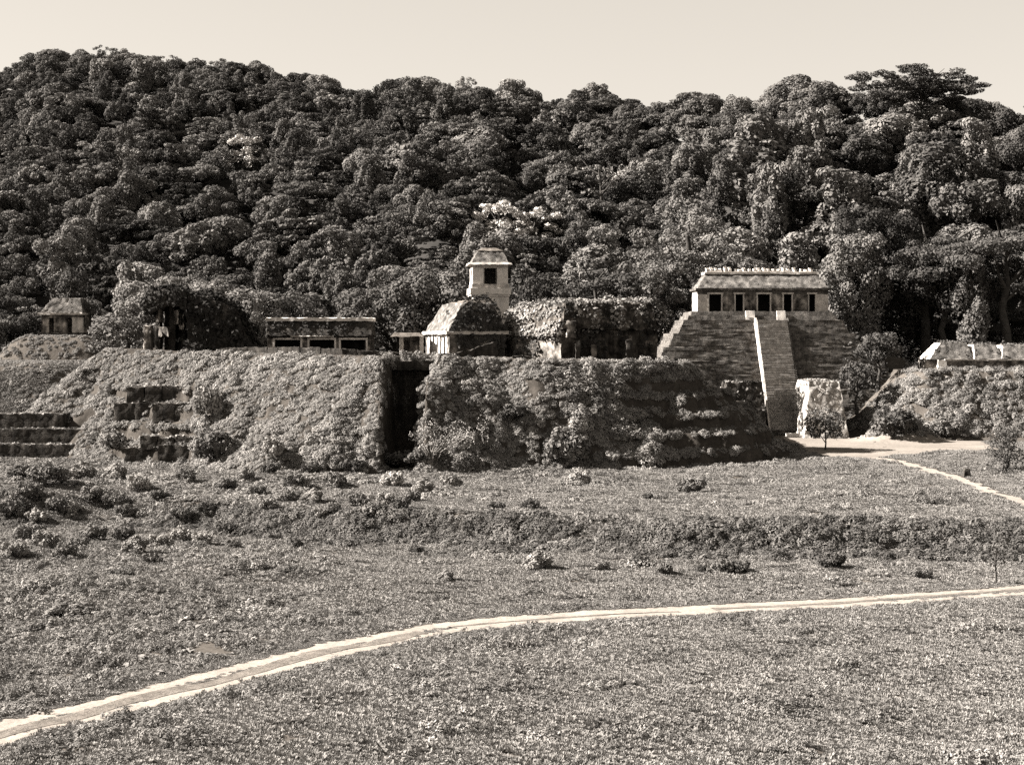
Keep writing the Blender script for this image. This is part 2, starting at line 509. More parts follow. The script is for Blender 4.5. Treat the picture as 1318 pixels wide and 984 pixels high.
# ---------------------------------------------------------------- roads and paths (sheets a few mm above the ground)
def ribbon(name, line, w0, w1, mat, lift, wob=.15, seed=0):
    P = []
    line = np.asarray(line)
    s = np.concatenate([[0], np.cumsum(np.hypot(*np.diff(line, axis=0).T))])
    # smooth resample
    t = np.arange(0, s[-1], 1.0)
    x = np.interp(t, s, line[:, 0]); y = np.interp(t, s, line[:, 1])
    k = np.ones(9) / 9
    xp = np.convolve(np.pad(x, 4, mode='edge'), k, 'valid'); yp = np.convolve(np.pad(y, 4, mode='edge'), k, 'valid')
    tx, ty = np.gradient(xp), np.gradient(yp); L = np.hypot(tx, ty); nx, ny = -ty / L, tx / L
    m = 7
    V = []
    for i in range(m):
        f = i / (m - 1); o = w0 + (w1 - w0) * f
        e = (vn(t * .7, t * 0 + i, seed) - .5) * 2 * wob * (1 if i in (0, m - 1) else 0) + (vn(t * .15, t * 0, seed + 3) - .5) * wob * 2
        V.append(np.stack([xp + nx * (o + e), yp + ny * (o + e)], -1))
    V = np.stack(V, 1)
    Z = ground(V[..., 0], V[..., 1]) + lift
    V = np.concatenate([V, Z[..., None]], -1).reshape(-1, 3)
    n = len(t)
    i, j = np.meshgrid(np.arange(n - 1), np.arange(m - 1), indexing='ij'); q = (i * m + j).ravel()
    Q = np.stack([q, q + m, q + m + 1, q + 1], 1)
    return tag(put(name, raw_mesh(name, V, Q, mat, True)), kind='structure')


ribbon('road', ROAD, -2.45, 2.45, M['dust'], .03, .28, 1)
ribbon('road_verge', ROAD[:7], -.75, .5, M['strip'], .05, .35, 5)
ribbon('road_verge', ROAD[9:], -.4, .3, M['strip'], .05, .3, 6)
ribbon('road_verge', ROAD[6:10], -.2, .1, M['strip'], .045, .3, 7)
ribbon('path', PATH, -1.3, 1.3, M['dust'], .03, .35, 9)
pc = PLAZA.mean(0)
ang = np.linspace(0, 2 * math.pi, 90, endpoint=False)
def plaza_edge(k):
    out = []
    s = np.concatenate([PLAZA, PLAZA[:1]]); L = np.concatenate([[0], np.cumsum(np.hypot(*np.diff(s, axis=0).T))])
    t = np.linspace(0, L[-1], 120, endpoint=False)
    x, y = np.interp(t, L, s[:, 0]), np.interp(t, L, s[:, 1])
    w = 1 + .05 * (vn(t * .3, t * 0, 44) - .5)
    return pc[0] + (x - pc[0]) * k * w, pc[1] + (y - pc[1]) * k * w
PV = []
for k in np.linspace(.02, 1, 12):
    x, y = plaza_edge(k); PV.append(np.stack([x, y, ground(x, y) + .035], -1))
PV = np.stack(PV, 0); a, b = PV.shape[:2]
PQ = [[i * b + j, i * b + (j + 1) % b, (i + 1) * b + (j + 1) % b, (i + 1) * b + j] for i in range(a - 1) for j in range(b)]
tag(put('plaza', raw_mesh('plaza', PV.reshape(-1, 3), PQ, M['plaza'], True)), kind='structure')

# ---------------------------------------------------------------- the pyramid temple
def build_pyramid():
    cx = 48.6
    T = thing('pyramid_temple', 'tall stepped stone pyramid with steep central stairway and five-doored temple on top', 'pyramid', (cx, 300, 0))
    rng = np.random.default_rng(3)
    ztop, n, h = 21.0, 8, 2.62
    py = MB(.9, .07)
    for k in range(n):
        hw = 15.9 + 2.1 * k; yf = 300.2 - 2.15 * k
        z1 = ztop - h * k; z0 = z1 - h
        # each tier: plinth course, four wall courses, a proud cornice band
        crs = [(0, .15, .58), (.15, .31, .38), (.31, .47, .18), (.47, .63, -.02), (.63, .8, -.22), (.8, 1.0, -.36)]
        for a, b2, o in crs:
            o += rng.uniform(-.05, .05); bt = .05
            py.frus((cx - hw - o, cx + hw + o, yf - o, 332 + k), z0 + h * a, (cx - hw - o + bt, cx + hw + o - bt, yf - o + bt, 332 + k), z0 + h * b2)
    py.build('tier_body', M['stone'], T)
    # stairway
    sx, sw, top, bot, yt, yb = 50.05, 2.9, 21.0, .4, 299.0, 282.6
    N = 46
    st = MB(1.4, .025)
    for i in range(N):
        z1 = bot + (top - bot) * (i + 1) / N; y0 = yb + (yt - yb) * i / N
        st.box(sx - sw, sx + sw, y0, y0 + 1.6, z1 - .5 - .05, z1, jit=.05)
    sb = MB(3, 0); sb.hexa([(sx - sw + .05, yb + 1.2, -.5), (sx + sw - .05, yb + 1.2, -.5), (sx + sw - .05, 302, -.5), (sx - sw + .05, 302, -.5),
             (sx - sw + .05, yb + 1.25, .2), (sx + sw - .05, yb + 1.25, .2), (sx + sw - .05, 302, 20.6), (sx - sw + .05, 302, 20.6)], cell=3, jit=0)
    so = st.build('stairway', M['tread'], T); sb.build('stair_core', M['stone_dark'], T)  # core in dark stone: shadow on the stair sides put into the colour
    for sgn in (-1, 1):
        b = MB(1.0, .04); x0 = sx + sgn * (sw + .02); x1 = sx + sgn * (sw + .36); x0, x1 = min(x0, x1), max(x0, x1)
        b.hexa([(x0, yb - .1, -.3), (x1, yb - .1, -.3), (x1, 300.6, 20.3), (x0, 300.6, 20.3), (x0, yb, .75), (x1, yb, .75), (x1, 299.7, 21.4), (x0, 299.7, 21.4)])
        b.build('balustrade', M['plaster' if sgn < 0 else 'stone'], so)  # left one paler: its sunlit side is put into the material
    lo = MB(.8, .06); lo.box(sx - 4.2, sx + 3.6, 279.0, 282.45, -.3, .42); lo.box(sx - 3.8, sx + 3.2, 280.4, 282.4, .42, .8)
    lo.build('stair_foot', M['stone_dark'], T)
    sl = MB(.6, .06); sl.box(X_(1012, 277), X_(1030, 277), 276.2, 278, -.1, .55); sl.build('altar_slab', M['white'], T)
    # plinth under the temple
    pl = MB(.9, .06)
    pl.frus((cx - 14.6, cx + 14.6, 301.1, 318), 21.0, (cx - 14.3, cx + 14.3, 301.3, 318), 21.85)
    pl.frus((cx - 13.9, cx + 13.9, 301.8, 317.5), 21.85, (cx - 13.6, cx + 13.6, 302.0, 317.5), 22.7)
    pl.build('plinth', M['stone'], T)
    for px0, px1 in ((960, 971.5), (1000, 1011)):
        s = MB(.5, .03); s.hexa([(X_(px0, 301), 300.6, 20.9), (X_(px1, 301), 300.6, 20.9), (X_(px1, 301), 301.7, 20.9), (X_(px0, 301), 301.7, 20.9),
                                 (X_(px0, 301), 301.2, 22.8), (X_(px1, 301), 301.2, 22.8), (X_(px1, 301), 301.75, 22.8), (X_(px0, 301), 301.75, 22.8)])
        s.build('carved_slab', M['plaster'], T)
    # temple walls with five doorways
    Y = 303.0; zb, zd, ze = 22.7, Z_(378.5, Y), Z_(373.5, Y)
    L, R = X_(898, Y), X_(1066, Y)
    doors = [(911, 930), (945, 958), (973.6, 992.7), (1007, 1020.6), (1039.7, 1051)]
    D = [(X_(a, Y), X_(b, Y)) for a, b in doors]
    edges = [L] + [v for d in D for v in d] + [R]
    for i in range(6):
        a, b = edges[2 * i], edges[2 * i + 1]
        p = MB(.5, .05); p.box(a, b, Y, Y + 1.5, zb, zd); p.build('pillar', M['plaster' if i in (0, 5) else 'patch'], T)
    w = MB(.7, .05); w.box(L, R, Y + .02, Y + 1.48, zd + .003, ze); w.build('lintel', M['stone'], T)
    sw_ = MB(.7, .05); sw_.box(L, L + 1.3, Y + 1.503, Y + 9.2, zb, ze); sw_.box(R - 1.3, R, Y + 1.503, Y + 9.2, zb, ze); sw_.box(L + 1.303, R - 1.303, Y + 8, Y + 9.2, zb, ze)
    sw_.build('wall', M['plaster'], T)
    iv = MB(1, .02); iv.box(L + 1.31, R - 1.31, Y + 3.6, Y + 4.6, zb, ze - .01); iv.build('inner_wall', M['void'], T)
    for a, b in D:
        f = MB(.5, .02); t = .27
        f.box(a + .01, a + t, Y - .1, Y + .3, zb + .01, zd - .003); f.box(b - t, b - .01, Y - .1, Y + .3, zb + .01, zd - .003); f.box(a - .15, b + .15, Y - .12, Y + .015, zd, zd + .34)
        f.build('door_frame', M['plaster'], T)
    # mansard roof, cornice and comb stubs
    zt = Z_(353, 305.5)
    co = MB(.6, .06); co.box(L - .45, R + .45, Y - .5, Y + 9.7, ze + .003, ze + .42); co.build('cornice', M['stone'], T)
    rf = MB(.55, .1); rf.frus((L - .1, R + .1, Y - .1, Y + 9.3), ze + .425, (L + 1.9, R - 1.8, Y + 2.3, Y + 7), zt)
    ro = rf.build('roof', M['roofstone'], T)
    cap = MB(.6, .07); cap.box(L + 1.6, R - 1.5, Y + 2.0, Y + 7.2, zt + .003, zt + .4); cap.build('roof_cap', M['white'], ro)
    cb = MB(.4, .06)
    k = 0; x = L + 2.0
    while x < R - 2.0:
        ht = rng.uniform(.35, .75); cb.box(x, x + .45, Y + 2.3, Y + 2.9, zt + .4, zt + .4 + ht)
        if rng.random() < .75: cb.box(x + .1, x + .6, Y + 4.5, Y + 5.1, zt + .4, zt + .4 + ht + rng.uniform(.1, .5))
        x += rng.uniform(.75, 1.25)
    for yy in (2.25, 4.45): cb.box(L + 2.0, R - 2.0, Y + yy, Y + yy + .75, zt + .38, zt + .55)
    cb.build('roof_comb', M['white'], ro)
    # scrub growing on the right flank of the tiers
    V = ivy_on(py, 3.2, .55, rng, lambda c, nn: (sm(60.5, 70, c[:, 0] + (fbm(c[:, 0] * .3, c[:, 2] * .3, 61) - .5) * 16) * .9 + .06 * (fbm(c[:, 0] * .5, c[:, 2] * .7, 62) > .62)), .1, .8)
    V[0][:] -= ROOT[T.name]
    put('scrub', raw_mesh('scrub', V[0], V[1], M['ivy']), T)
    return T


build_pyramid()


def plants_on(mb, mat, name, parent, dens, size, seed, mask=None, **k):
    V, Q = ivy_on(mb, dens, size, np.random.default_rng(seed), mask, **k)
    return put(name, raw_mesh(name, V - origin(parent), Q, mat), parent)


# two remnants of the pyramid's outer casing
def buttress(px0, px1, py0, py1, Yf, Yb, label, mat, tilt, seed):
    x0, x1 = X_(px0, Yf), X_(px1, Yf); z1 = Z_(py0, Yf + 2)
    T = thing('casing_remnant', label, 'masonry remnant', ((x0 + x1) / 2, (Yf + Yb) / 2, 0), 'remnants of outer casing beside the stairway')
    b = MB(.6, .16); b.frus((x0 - tilt, x1 + tilt, Yf - tilt, Yb), -.3, (x0 + .3, x1 - .3, Yf + 1.2, Yb), z1)
    b.build('masonry', mat, T)
    plants_on(b, M['under'], 'creeper', T, 9, .4, seed, lambda c, n: .13 * (fbm(c[:, 0], c[:, 2], 66) > .5) + .85 * (n[:, 2] > .6), off=.02, lump=.3)
    return T


buttress(934, 984, 492, 556, 279.5, 287, 'low square masonry remnant with grassy top left of the pyramid stairway', M['stone_dark'], .5, 5)
buttress(1042, 1084, 491, 562, 272.5, 286, 'pale crumbling masonry remnant right of the pyramid stairway behind the small tree', M['casing'], 1.1, 6)


# ---------------------------------------------------------------- palace tower
def build_tower():
    Y, cx = 262.0, X_(631.5, 262)
    zb = 14.4
    T = thing('stone_tower', 'square white plastered tower with mansard roof rising above the palace', 'tower', (cx, Y + 3.2, zb))
    R = dict(rot=math.radians(6), piv=(cx, Y))
    z = lambda py: Z_(py, Y)
    h = 3.15; y0 = Y
    s = MB(.8, .05, **R); s.box(cx - h + .2, cx + h, y0 + .3, y0 + 6.6, zb, z(381)); s.build('shaft', M['white'], T)
    b = MB(.6, .05, **R); b.box(cx - h - .3, cx + h + .3, y0 - .15, y0 + 7.2, z(378.5), z(370.5)); b.box(cx - h - .15, cx + h + .12, y0 + .05, y0 + 7.0, z(381.0) + .003, z(378.5) - .003)
    b.build('ledge', M['white'], T)
    pr = MB(.5, .04, **R)
    pr.box(cx - h, cx + h, y0 + .1, y0 + .5, z(370.4), z(365.5)); pr.box(cx - h, cx - h + .4, y0 + .503, y0 + 6.6, z(370.4), z(365.5)); pr.box(cx + h - .4, cx + h, y0 + .503, y0 + 6.6, z(370.4), z(365.5))
    pr.build('parapet', M['plaster'], T)
    # upper room: corner piers, openings on four sides, dark stair core
    zl, zh = z(370.4), z(344.5)
    w = .42; hh = h - .15
    for sx in (-1, 1):
        for ya, yb in ((y0 + .55, y0 + 2.35), (y0 + 4.9, y0 + 6.6)):
            xo = cx + sx * hh; xi = cx + sx * 1.15
            p = MB(.5, .04, **R); p.box(min(xo, xi), max(xo, xi), ya, yb, zl, zh); p.build('pier', M['white'], T)
    c = MB(.8, .02, **R); c.box(cx - 1.1, cx + 1.1, y0 + 2.6, y0 + 4.6, zl, zh); c.build('stair_core', M['void'], T)
    d = MB(.5, .02, **R); d.box(cx - 1.15, cx - .95, y0 + .6, y0 + .8, zl, zh - .1); d.build('door_jamb', M['stone'], T); d = MB(.5, .02, **R); d.box(cx + .95, cx + 1.15, y0 + .6, y0 + .8, zl, zh - .1); d.build('door_jamb', M['stone'], T)
    li = MB(.6, .04, **R); li.box(cx - hh, cx + hh, y0 + .56, y0 + 6.6, zh + .003, z(340.6)); li.build('lintel', M['plaster'], T)
    co = MB(.5, .07, **R); co.frus((cx - h - .55, cx + h + .55, y0 - .25, y0 + 7.3), z(340.4), (cx - h - .35, cx + h + .3, y0, y0 + 7.1), z(337.6)); co.build('cornice', M['plaster'], T)
    r = MB(.45, .09, **R); r.frus((cx - h + .0, cx + h - .1, y0 + .3, y0 + 6.9), z(337.5), (cx - h + 1.2, cx + h - 1.0, y0 + 1.8, y0 + 5.4), z(322))
    ro = r.build('roof', M['roofstone'], T)
    k = MB(.4, .06, **R); k.frus((cx - h + 1.0, cx + h - .85, y0 + 1.6, y0 + 5.6), z(321.9), (cx - h + 2.2, cx + h - 2.0, y0 + 2.6, y0 + 4.6), z(318)); k.build('roof_cap', M['pale_top'], ro)


build_tower()


# ---------------------------------------------------------------- house with mansard gable left of the tower
def build_gable_house():
    Y = 241.0; px0 = 578
    x0, x1 = X_(px0, Y), X_(px0, Y) + 8.9
    zb, ze, zt = 14.4, Z_(430, Y), Z_(390, Y + 3)
    T = thing('gabled_house', 'palace house with white piers along its sunlit side and ivy-smothered end, below the tower', 'house', ((x0 + x1) / 2, Y + 8, zb))
    R = dict(rot=math.radians(15), piv=(x0, Y))
    dp = 17.5
    fr = MB(.6, .07, **R); fr.box(x0, x1, Y, Y + 1.1, zb, ze); fr.box(x1 - 1.0, x1, Y + 1.103, Y + dp, zb, ze); fr.box(x0, x1 - 1.003, Y + dp - 1, Y + dp, zb, ze); fr.build('wall', M['patch'], T)
    n = 6
    for i in range(n):
        a = Y + 1.11 + i * (dp - 1.4) / n
        p = MB(.5, .05, **R); p.box(x0, x0 + .9, a + .2, a + 1.5, zb, ze - .4); p.build('pier', M['white'], T)
    li = MB(.6, .05, **R); li.box(x0 - .02, x0 + .92, Y + 1.11, Y + dp - 1.01, ze - .397, ze); li.build('lintel', M['white'], T)
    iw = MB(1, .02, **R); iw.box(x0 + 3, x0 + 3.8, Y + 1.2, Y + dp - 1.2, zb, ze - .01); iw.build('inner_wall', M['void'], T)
    co = MB(.6, .08, **R); co.box(x0 - .6, x1 + .5, Y - .5, Y + dp + .4, ze + .003, ze + .45); co.build('cornice', M['plaster'], T)
    rf = MB(.6, .14, **R); rf.frus((x0 - .2, x1 + .2, Y - .2, Y + dp), ze + .455, (x0 + 2.3, x1 - 1.6, Y + 1.0, Y + dp - 2.6), zt)
    ro = rf.build('roof', M['roofstone'], T)
    top = MB(.6, .15, **R); top.frus((x0 + 2.6, x1 - 2, Y + 1.4, Y + dp - 3), zt + .003, (x0 + 3.6, x1 - 3, Y + 3, Y + dp - 5), zt + .45); top.build('roof_cap', M['pale_top'], ro)
    nrm = np.array([math.sin(R['rot']), -math.cos(R['rot']), 0])
    plants_on(fr, M['ivy'], 'wall_ivy', T, 16, .42, 41, lambda c, n_: 1.0 * (n_ @ nrm > .8) * (c[:, 0] > x0 + 1.4), off=.1, lump=1.3)
    plants_on(rf, M['ivy'], 'roof_ivy', T, 15, .45, 42, lambda c, n_: 1.0 * ((n_ @ nrm > .45) | ((n_[:, 2] > .9) * (c[:, 0] > x0 + 2.5))), off=.1, lump=1.6)


build_gable_house()


# ---------------------------------------------------------------- large ivy-smothered ruin right of the tower
def build_ivy_ruin():
    Yc = 238.0; zb = 14.0
    T = thing('ivy_covered_ruin', 'large ivy-smothered palace building with stained plaster wall and dark right half', 'ruin', (X_(750, 240), 244, zb))
    def wing(p0, p1, depth, z1, zt, back=1.0):
        a, b = np.array(p0), np.array(p1); e = (b - a) / np.linalg.norm(b - a); n = np.array([-e[1], e[0]])
        low = MB(.7, .1); c, d = b + n * depth, a + n * depth
        low.hexa([(*a, zb), (*b, zb), (*c, zb), (*d, zb), (*a, z1), (*b, z1), (*c, z1), (*d, z1)])
        a2, b2, c2, d2 = a - n * .7, b - n * .7, c + n * .3, d + n * .3
        a3, b3, c3, d3 = a + n * back + e * .6, b + n * back - e * .8, c - n * 1.5 - e * 1, d - n * 1.5 + e
        up = MB(.7, .2); up.hexa([(*a2, z1 + .003), (*b2, z1 + .003), (*c2, z1 + .003), (*d2, z1 + .003), (*a3, zt), (*b3, zt), (*c3, zt), (*d3, zt)])
        return low, up
    A, B, C2 = (X_(647, 247), 247), (X_(722, 236), 236), (X_(846, 239), 239)
    l1, u1 = wing(A, B, 9, Z_(432, 240), Z_(394, 240))
    B2 = (B[0] + .03, B[1] + .02)
    l2, u2 = wing(B2, C2, 12, Z_(424, 237), Z_(390, 238), -.3)
    for l, m_ in ((l1, 'patch'), (l2, 'streaked')): l.build('wall', M[m_], T)
    for u in (u1, u2): u.build('vault', M['streaked'], T)
    # piers left standing in front of the dark wall, a plaster scar above
    for px0, px1, py0, m_ in ((741, 747, 438, 'stone_dark'), (761, 768, 444, 'streaked'), (806, 815, 437, 'stone_dark')):
        p = MB(.5, .1); p.box(X_(px0, 234.6), X_(px1, 234.6), 234.6, 235.9, zb, Z_(py0, 235)); p.build('pier', M[m_], T)
    sc = MB(.4, .12); sc.box(X_(729, 235), X_(741, 235), 234.7, 235.7, Z_(434, 235), Z_(413, 235)); sc.build('plaster_scar', M['patch'], T)
    plants_on(u1, M['under'], 'roof_ivy', T, 22, .36, 51, lambda c, n: (n[:, 1] < .6) * (.35 + .65 * (fbm(c[:, 0] * .5, c[:, 2] * .6, 58) > .42)), off=.1, lump=1.0)  # pale creeper: the sunlit look of this roof is put into the leaf
    plants_on(u2, M['under'], 'roof_ivy', T, 20, .36, 52, lambda c, n: (n[:, 2] > .75) * 1.0 + (n[:, 1] < .6) * (n[:, 2] <= .75) * (.05 + .55 * (c[:, 2] > 18.2) * (fbm(c[:, 0] * .5, c[:, 2] * .5, 19) > .56)), off=.15, lump=.9)  # pale growth on top carries the lit roof edge in its colour
    plants_on(u2, M['shade_dark_ivy'], 'hanging_vine', T, 11, .35, 57, lambda c, n: (n[:, 1] < .6) * (n[:, 2] < .7) * (vn(c[:, 0] * .9, c[:, 0] * 0, 8) > .4), off=.1, lump=.7)
    plants_on(l2, M['shade_dark_ivy'], 'hanging_vine', T, 9, .4, 53, lambda c, n: (n[:, 1] < .6) * (vn(c[:, 0] * 1.1, c[:, 0] * 0, 9) > .45), off=.15, lump=1.0)
    plants_on(l1, M['ivy'], 'wall_ivy', T, 10, .4, 54, lambda c, n: (n[:, 1] < .6) * (fbm(c[:, 0] * .35, c[:, 2] * .5, 6) > .53), off=.1, lump=.9)
    # soft rounded crest of plants, pale so the lit edge is in its colour
    rng = np.random.default_rng(55); lob = []
    for k in range(46):
        px = rng.uniform(655, 850); y = np.interp(px, [650, 722, 850], [248, 239, 242]) + rng.uniform(0, 7)
        lob.append(((X_(px, y), y, Z_(np.interp(px, [650, 690, 740, 800, 850], [402, 392, 388, 389, 400]), y) + rng.uniform(-1.0, .0)), (rng.uniform(.4, .9),) * 2 + (rng.uniform(.3, .6),)))
    V, Q = leafcloud(lob, 16, .3, rng); put('crest_foliage', raw_mesh('crest_foliage', V - ROOT[T.name], Q, M['under']), T)


build_ivy_ruin()


# ---------------------------------------------------------------- black broken vault at the left of the palace
def build_black_ruin():
    Y = 238.0; zb = 14.6
    T = thing('broken_vault', 'black overgrown stump of a broken vaulted building with pale plaster scars, left end of mound', 'ruin', (X_(250, Y), Y + 4, zb))
    P = lambda px, py, y=Y: (X_(px, y), Z_(py, y))
    main = MB(.6, .16)
    prof_t = [(240, 380), (262, 383), (285, 390), (303, 402), (313, 424), (322, 449)]
    for (a, ta), (b, tb) in zip(prof_t[:-1], prof_t[1:]):
        xa, xb = X_(a, Y), X_(b, Y); za, zb_ = Z_(ta, Y), Z_(tb, Y)
        main.hexa([(xa, Y, zb - .6), (xb, Y, zb - .6), (xb, Y + 8, zb - .6), (xa, Y + 8, zb - .6), (xa, Y + .8, za), (xb, Y + .8, zb_), (xb, Y + 7, zb_), (xa, Y + 7, za)])
    mo = main.build('core', M['stone_dark'], T)
    va = MB(.5, .16)
    prof = [(184, 386, 398), (192, 376, 404), (205, 372, 396), (218, 370, 392), (230, 373, 394), (240, 380, 402)]
    for (a, ta, ba), (b, tb, bb) in zip(prof[:-1], prof[1:]):
        xa, xb = X_(a, Y), X_(b, Y)
        va.hexa([(xa, Y, Z_(ba, Y)), (xb, Y, Z_(bb, Y)), (xb, Y + 7, Z_(bb, Y)), (xa, Y + 7, Z_(ba, Y)), (xa, Y + .4, Z_(ta, Y)), (xb, Y + .4, Z_(tb, Y)), (xb, Y + 6, Z_(tb, Y)), (xa, Y + 6, Z_(ta, Y))])
    va.build('vault', M['stone_dark'], T)
    for px0, px1, t0, b0, m_, yo in ((184, 195, 419, 452, 'patch', -.4), (194, 201, 398, 452, 'stone_dark', 2.6), (212, 221, 394, 452, 'stone_dark', 2.6)):
        p = MB(.45, .14); xa, xb = X_(px0, Y), X_(px1, Y); p.frus((xa, xb, Y + yo, Y + yo + 2.2), zb - .5, (xa + .15, xb - .1, Y + yo + .2, Y + yo + 2), Z_(t0, Y)); p.build('pier', M[m_], T)
    for px0, px1, t0, b0 in ((201, 208, 398, 414), (204, 219, 421, 433), (224, 232, 399, 417), (230, 239, 405, 424)):
        s = MB(.35, .1); xa, xb = X_(px0, Y + 2), X_(px1, Y + 2); s.hexa([(xa, Y + 2.2, Z_(b0, Y + 2)), (xb, Y + .4, Z_(b0, Y + 2)), (xb, Y + 3.4, Z_(b0, Y + 2)), (xa, Y + 3.4, Z_(b0, Y + 2)), (xa, Y + 2.2, Z_(t0, Y + 2)), (xb, Y + .4, Z_(t0, Y + 2)), (xb, Y + 3.4, Z_(t0, Y + 2)), (xa, Y + 3.4, Z_(t0, Y + 2))])
        s.build('plaster_scar', M['patch'], T)
    bw = MB(.7, .1); bw.box(X_(203, Y), X_(240, Y), Y + 4.5, Y + 5.5, zb - .5, Z_(393, Y)); bw.build('back_wall', M['stone_dark'], T)
    plants_on(main, M['shade_dark_ivy'], 'ivy', T, 16, .45, 71, lambda c, n: (n[:, 1] < .7) * 1.0, off=.1, lump=1.4)
    plants_on(va, M['shade_dark_ivy'], 'ivy', T, 16, .42, 72, lambda c, n: (n[:, 1] < .7) * (n[:, 2] > -.5), off=.05, lump=.9)


build_black_ruin()


# ---------------------------------------------------------------- long three-bay house
def build_long_house():
    Y = 254.0; zb = 14.6
    L, R = X_(344, Y), X_(476, Y)
    T = thing('long_house', 'long low palace house with flat pale roof edge and three white-framed openings', 'house', ((L + R) / 2, Y + 4, zb))
    z = lambda py: Z_(py, Y)
    op = [(353.5, 387, 437), (398, 430.5, 438.5), (438.5, 471, 439.5)]
    ed = [L] + [X_(v, Y) for o in op for v in o[:2]] + [R]
    for i in range(4):
        p = MB(.5, .06); p.box(ed[2 * i], ed[2 * i + 1], Y, Y + 1.1, zb, z(436)); p.build('pier', M['patch'], T)
    w = MB(.6, .08); w.box(L, R, Y + .01, Y + 1.1, z(436) + .003, z(432)); w.box(L, L + 1, Y + 1.103, Y + 8, zb, z(432)); w.box(R - 1, R, Y + 1.103, Y + 8, zb, z(432)); w.box(L + 1.003, R - 1.003, Y + 7, Y + 8, zb, z(432))
    w.build('wall', M['stone_dark'], T)
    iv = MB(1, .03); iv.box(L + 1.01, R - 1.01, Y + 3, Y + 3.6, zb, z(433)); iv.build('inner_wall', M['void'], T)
    for a, b, t in op:
        xa, xb = X_(a, Y), X_(b, Y); f = MB(.5, .03)
        f.box(xa - .28, xa + .02, Y - .12, Y - .004, zb, z(437)); f.box(xb - .02, xb + .28, Y - .12, Y - .004, zb, z(437)); f.box(xa - .28, xb + .28, Y - .13, Y - .005, z(437) + .003, z(434.6))
        f.build('door_frame', M['white'], T)
    fz = MB(.6, .1); fz.frus((L - .3, R + .3, Y - .5, Y + 8.4), z(432) + .003, (L + .1, R - .1, Y + .5, Y + 7.6), z(413)); fo = fz.build('frieze', M['stone_dark'], T)
    rf = MB(.6, .1); rf.box(L - .3, R + .3, Y + .1, Y + 8, z(413) + .003, z(409)); rf.build('roof', M['white'], T)
    mo = MB(.6, .06); mo.box(X_(375, Y), X_(430, Y), Y - .75, Y - .5, z(433.6), z(432.2)); mo.build('molding', M['plaster'], T)
    plants_on(fz, M['leaf_dark'], 'ivy', T, 9, .35, 81, lambda c, n: (n[:, 1] < .5) * (fbm(c[:, 0] * .4, c[:, 2] * .6, 82) > .4), off=.02, lump=.6)


build_long_house()


def build_shelter():
    Y = 250.0; zb = 14.4
    T = thing('stone_shelter', 'small flat-roofed stone shelter between the long house and the gabled house', 'shelter', (X_(523, Y), Y + 2, zb))
    r = MB(.5, .07); r.frus((X_(503, Y), X_(546, Y), Y - .8, Y + 4.6), Z_(433, Y), (X_(507, Y), X_(540, Y), Y - .2, Y + 4), Z_(428.5, Y)); r.build('roof', M['pale_top'], T)
    for a, b in ((514, 519), (540, 545)):
        p = MB(.4, .05); p.box(X_(a, Y), X_(b, Y), Y, Y + .8, zb, Z_(433, Y) - .003); p.build('pier', M['plaster'], T)
    w = MB(.5, .06); w.box(X_(519, Y) + .003, X_(540, Y) - .003, Y + 1.2, Y + 1.9, zb, Z_(433, Y) - .003); w.build('wall', M['patch'], T)
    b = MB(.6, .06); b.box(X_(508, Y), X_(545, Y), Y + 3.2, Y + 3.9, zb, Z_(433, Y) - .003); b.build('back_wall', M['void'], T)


build_shelter()

# low dark walls along the edge of the platform
def rough_wall(name, pts, h, th, label, mat, seed, cat='wall'):
    """pts: (px, top py, Y)"""
    b = MB(.45, .1); rng = np.random.default_rng(seed)
    P = [(X_(px, Y), Y, Z_(py, Y)) for px, py, Y in pts]
    for (xa, ya, za), (xb, yb, zb) in zip(P[:-1], P[1:]):
        n = max(1, int(abs(xb - xa) / 1.6))
        for k in range(n):
            f0, f1 = k / n, (k + 1) / n
            X0, X1 = xa + (xb - xa) * f0, xa + (xb - xa) * f1 - .02; Y0, Y1 = ya + (yb - ya) * f0, ya + (yb - ya) * f1
            j = rng.uniform(-.14, .14); z0, z1 = za + (zb - za) * f0 + j, za + (zb - za) * f1 + j * .6
            g = min(float(surf(np.array([X0]), np.array([Y0]))[0]), z0 - h)
            b.hexa([(X0, Y0, g - .3), (X1, Y1, g - .3), (X1, Y1 + th, g - .3), (X0, Y0 + th, g - .3), (X0, Y0, z0), (X1, Y1, z1), (X1, Y1 + th, z1), (X0, Y0 + th, z0)])
    o = b.build(name, mat); tag(o, label, cat, kind='thing'); return o


rough_wall('low_wall', [(282, 447, 237), (330, 447, 235), (385, 446.5, 230), (440, 449, 226), (480, 452, 225.5), (545, 456, 225.5), (580, 455, 226), (612, 448, 228), (640, 440, 230)], .8, .8,
           'low dark tumbled stone wall along the platform edge in front of the long house', M['stone_dark'], 3)
rough_wall('fallen_block', [(660, 459, 222), (672, 458, 222), (690, 461, 222)], .5, 1.0, 'low heap of fallen masonry in front of the stained plaster wall', M['stone_dark'], 5, 'masonry block')


# lower-left stone terraces
def build_terraces():
    T = thing('terrace_steps', 'three dark stone terrace steps at the left foot of the mound', 'terrace', (-78, 230, 0))
    for k, (xr) in enumerate((-63, -63.3, -66.5)):
        y0 = 224.6 + 2.3 * k; z1 = 2.1 * (k + 1)
        b = MB(.6, .1); b.frus((-112, xr + .4, y0, 233), -.4 if k == 0 else 2.1 * k + .003, (-112, xr, y0 + .35, 233), z1)
        o = b.build('terrace_step', M['stone_dark'], T)
        V, Q = ivy_on(b, 7, .35, np.random.default_rng(90 + k), lambda c, n, yy=y0: 1.0 * (n[:, 2] > .7) * (c[:, 1] < yy + 2.6), .0, .25)
        put('grass_edge', raw_mesh('grass_edge', V - ROOT[T.name], Q, M['grass']), o)['kind'] = 'stuff'


build_terraces()


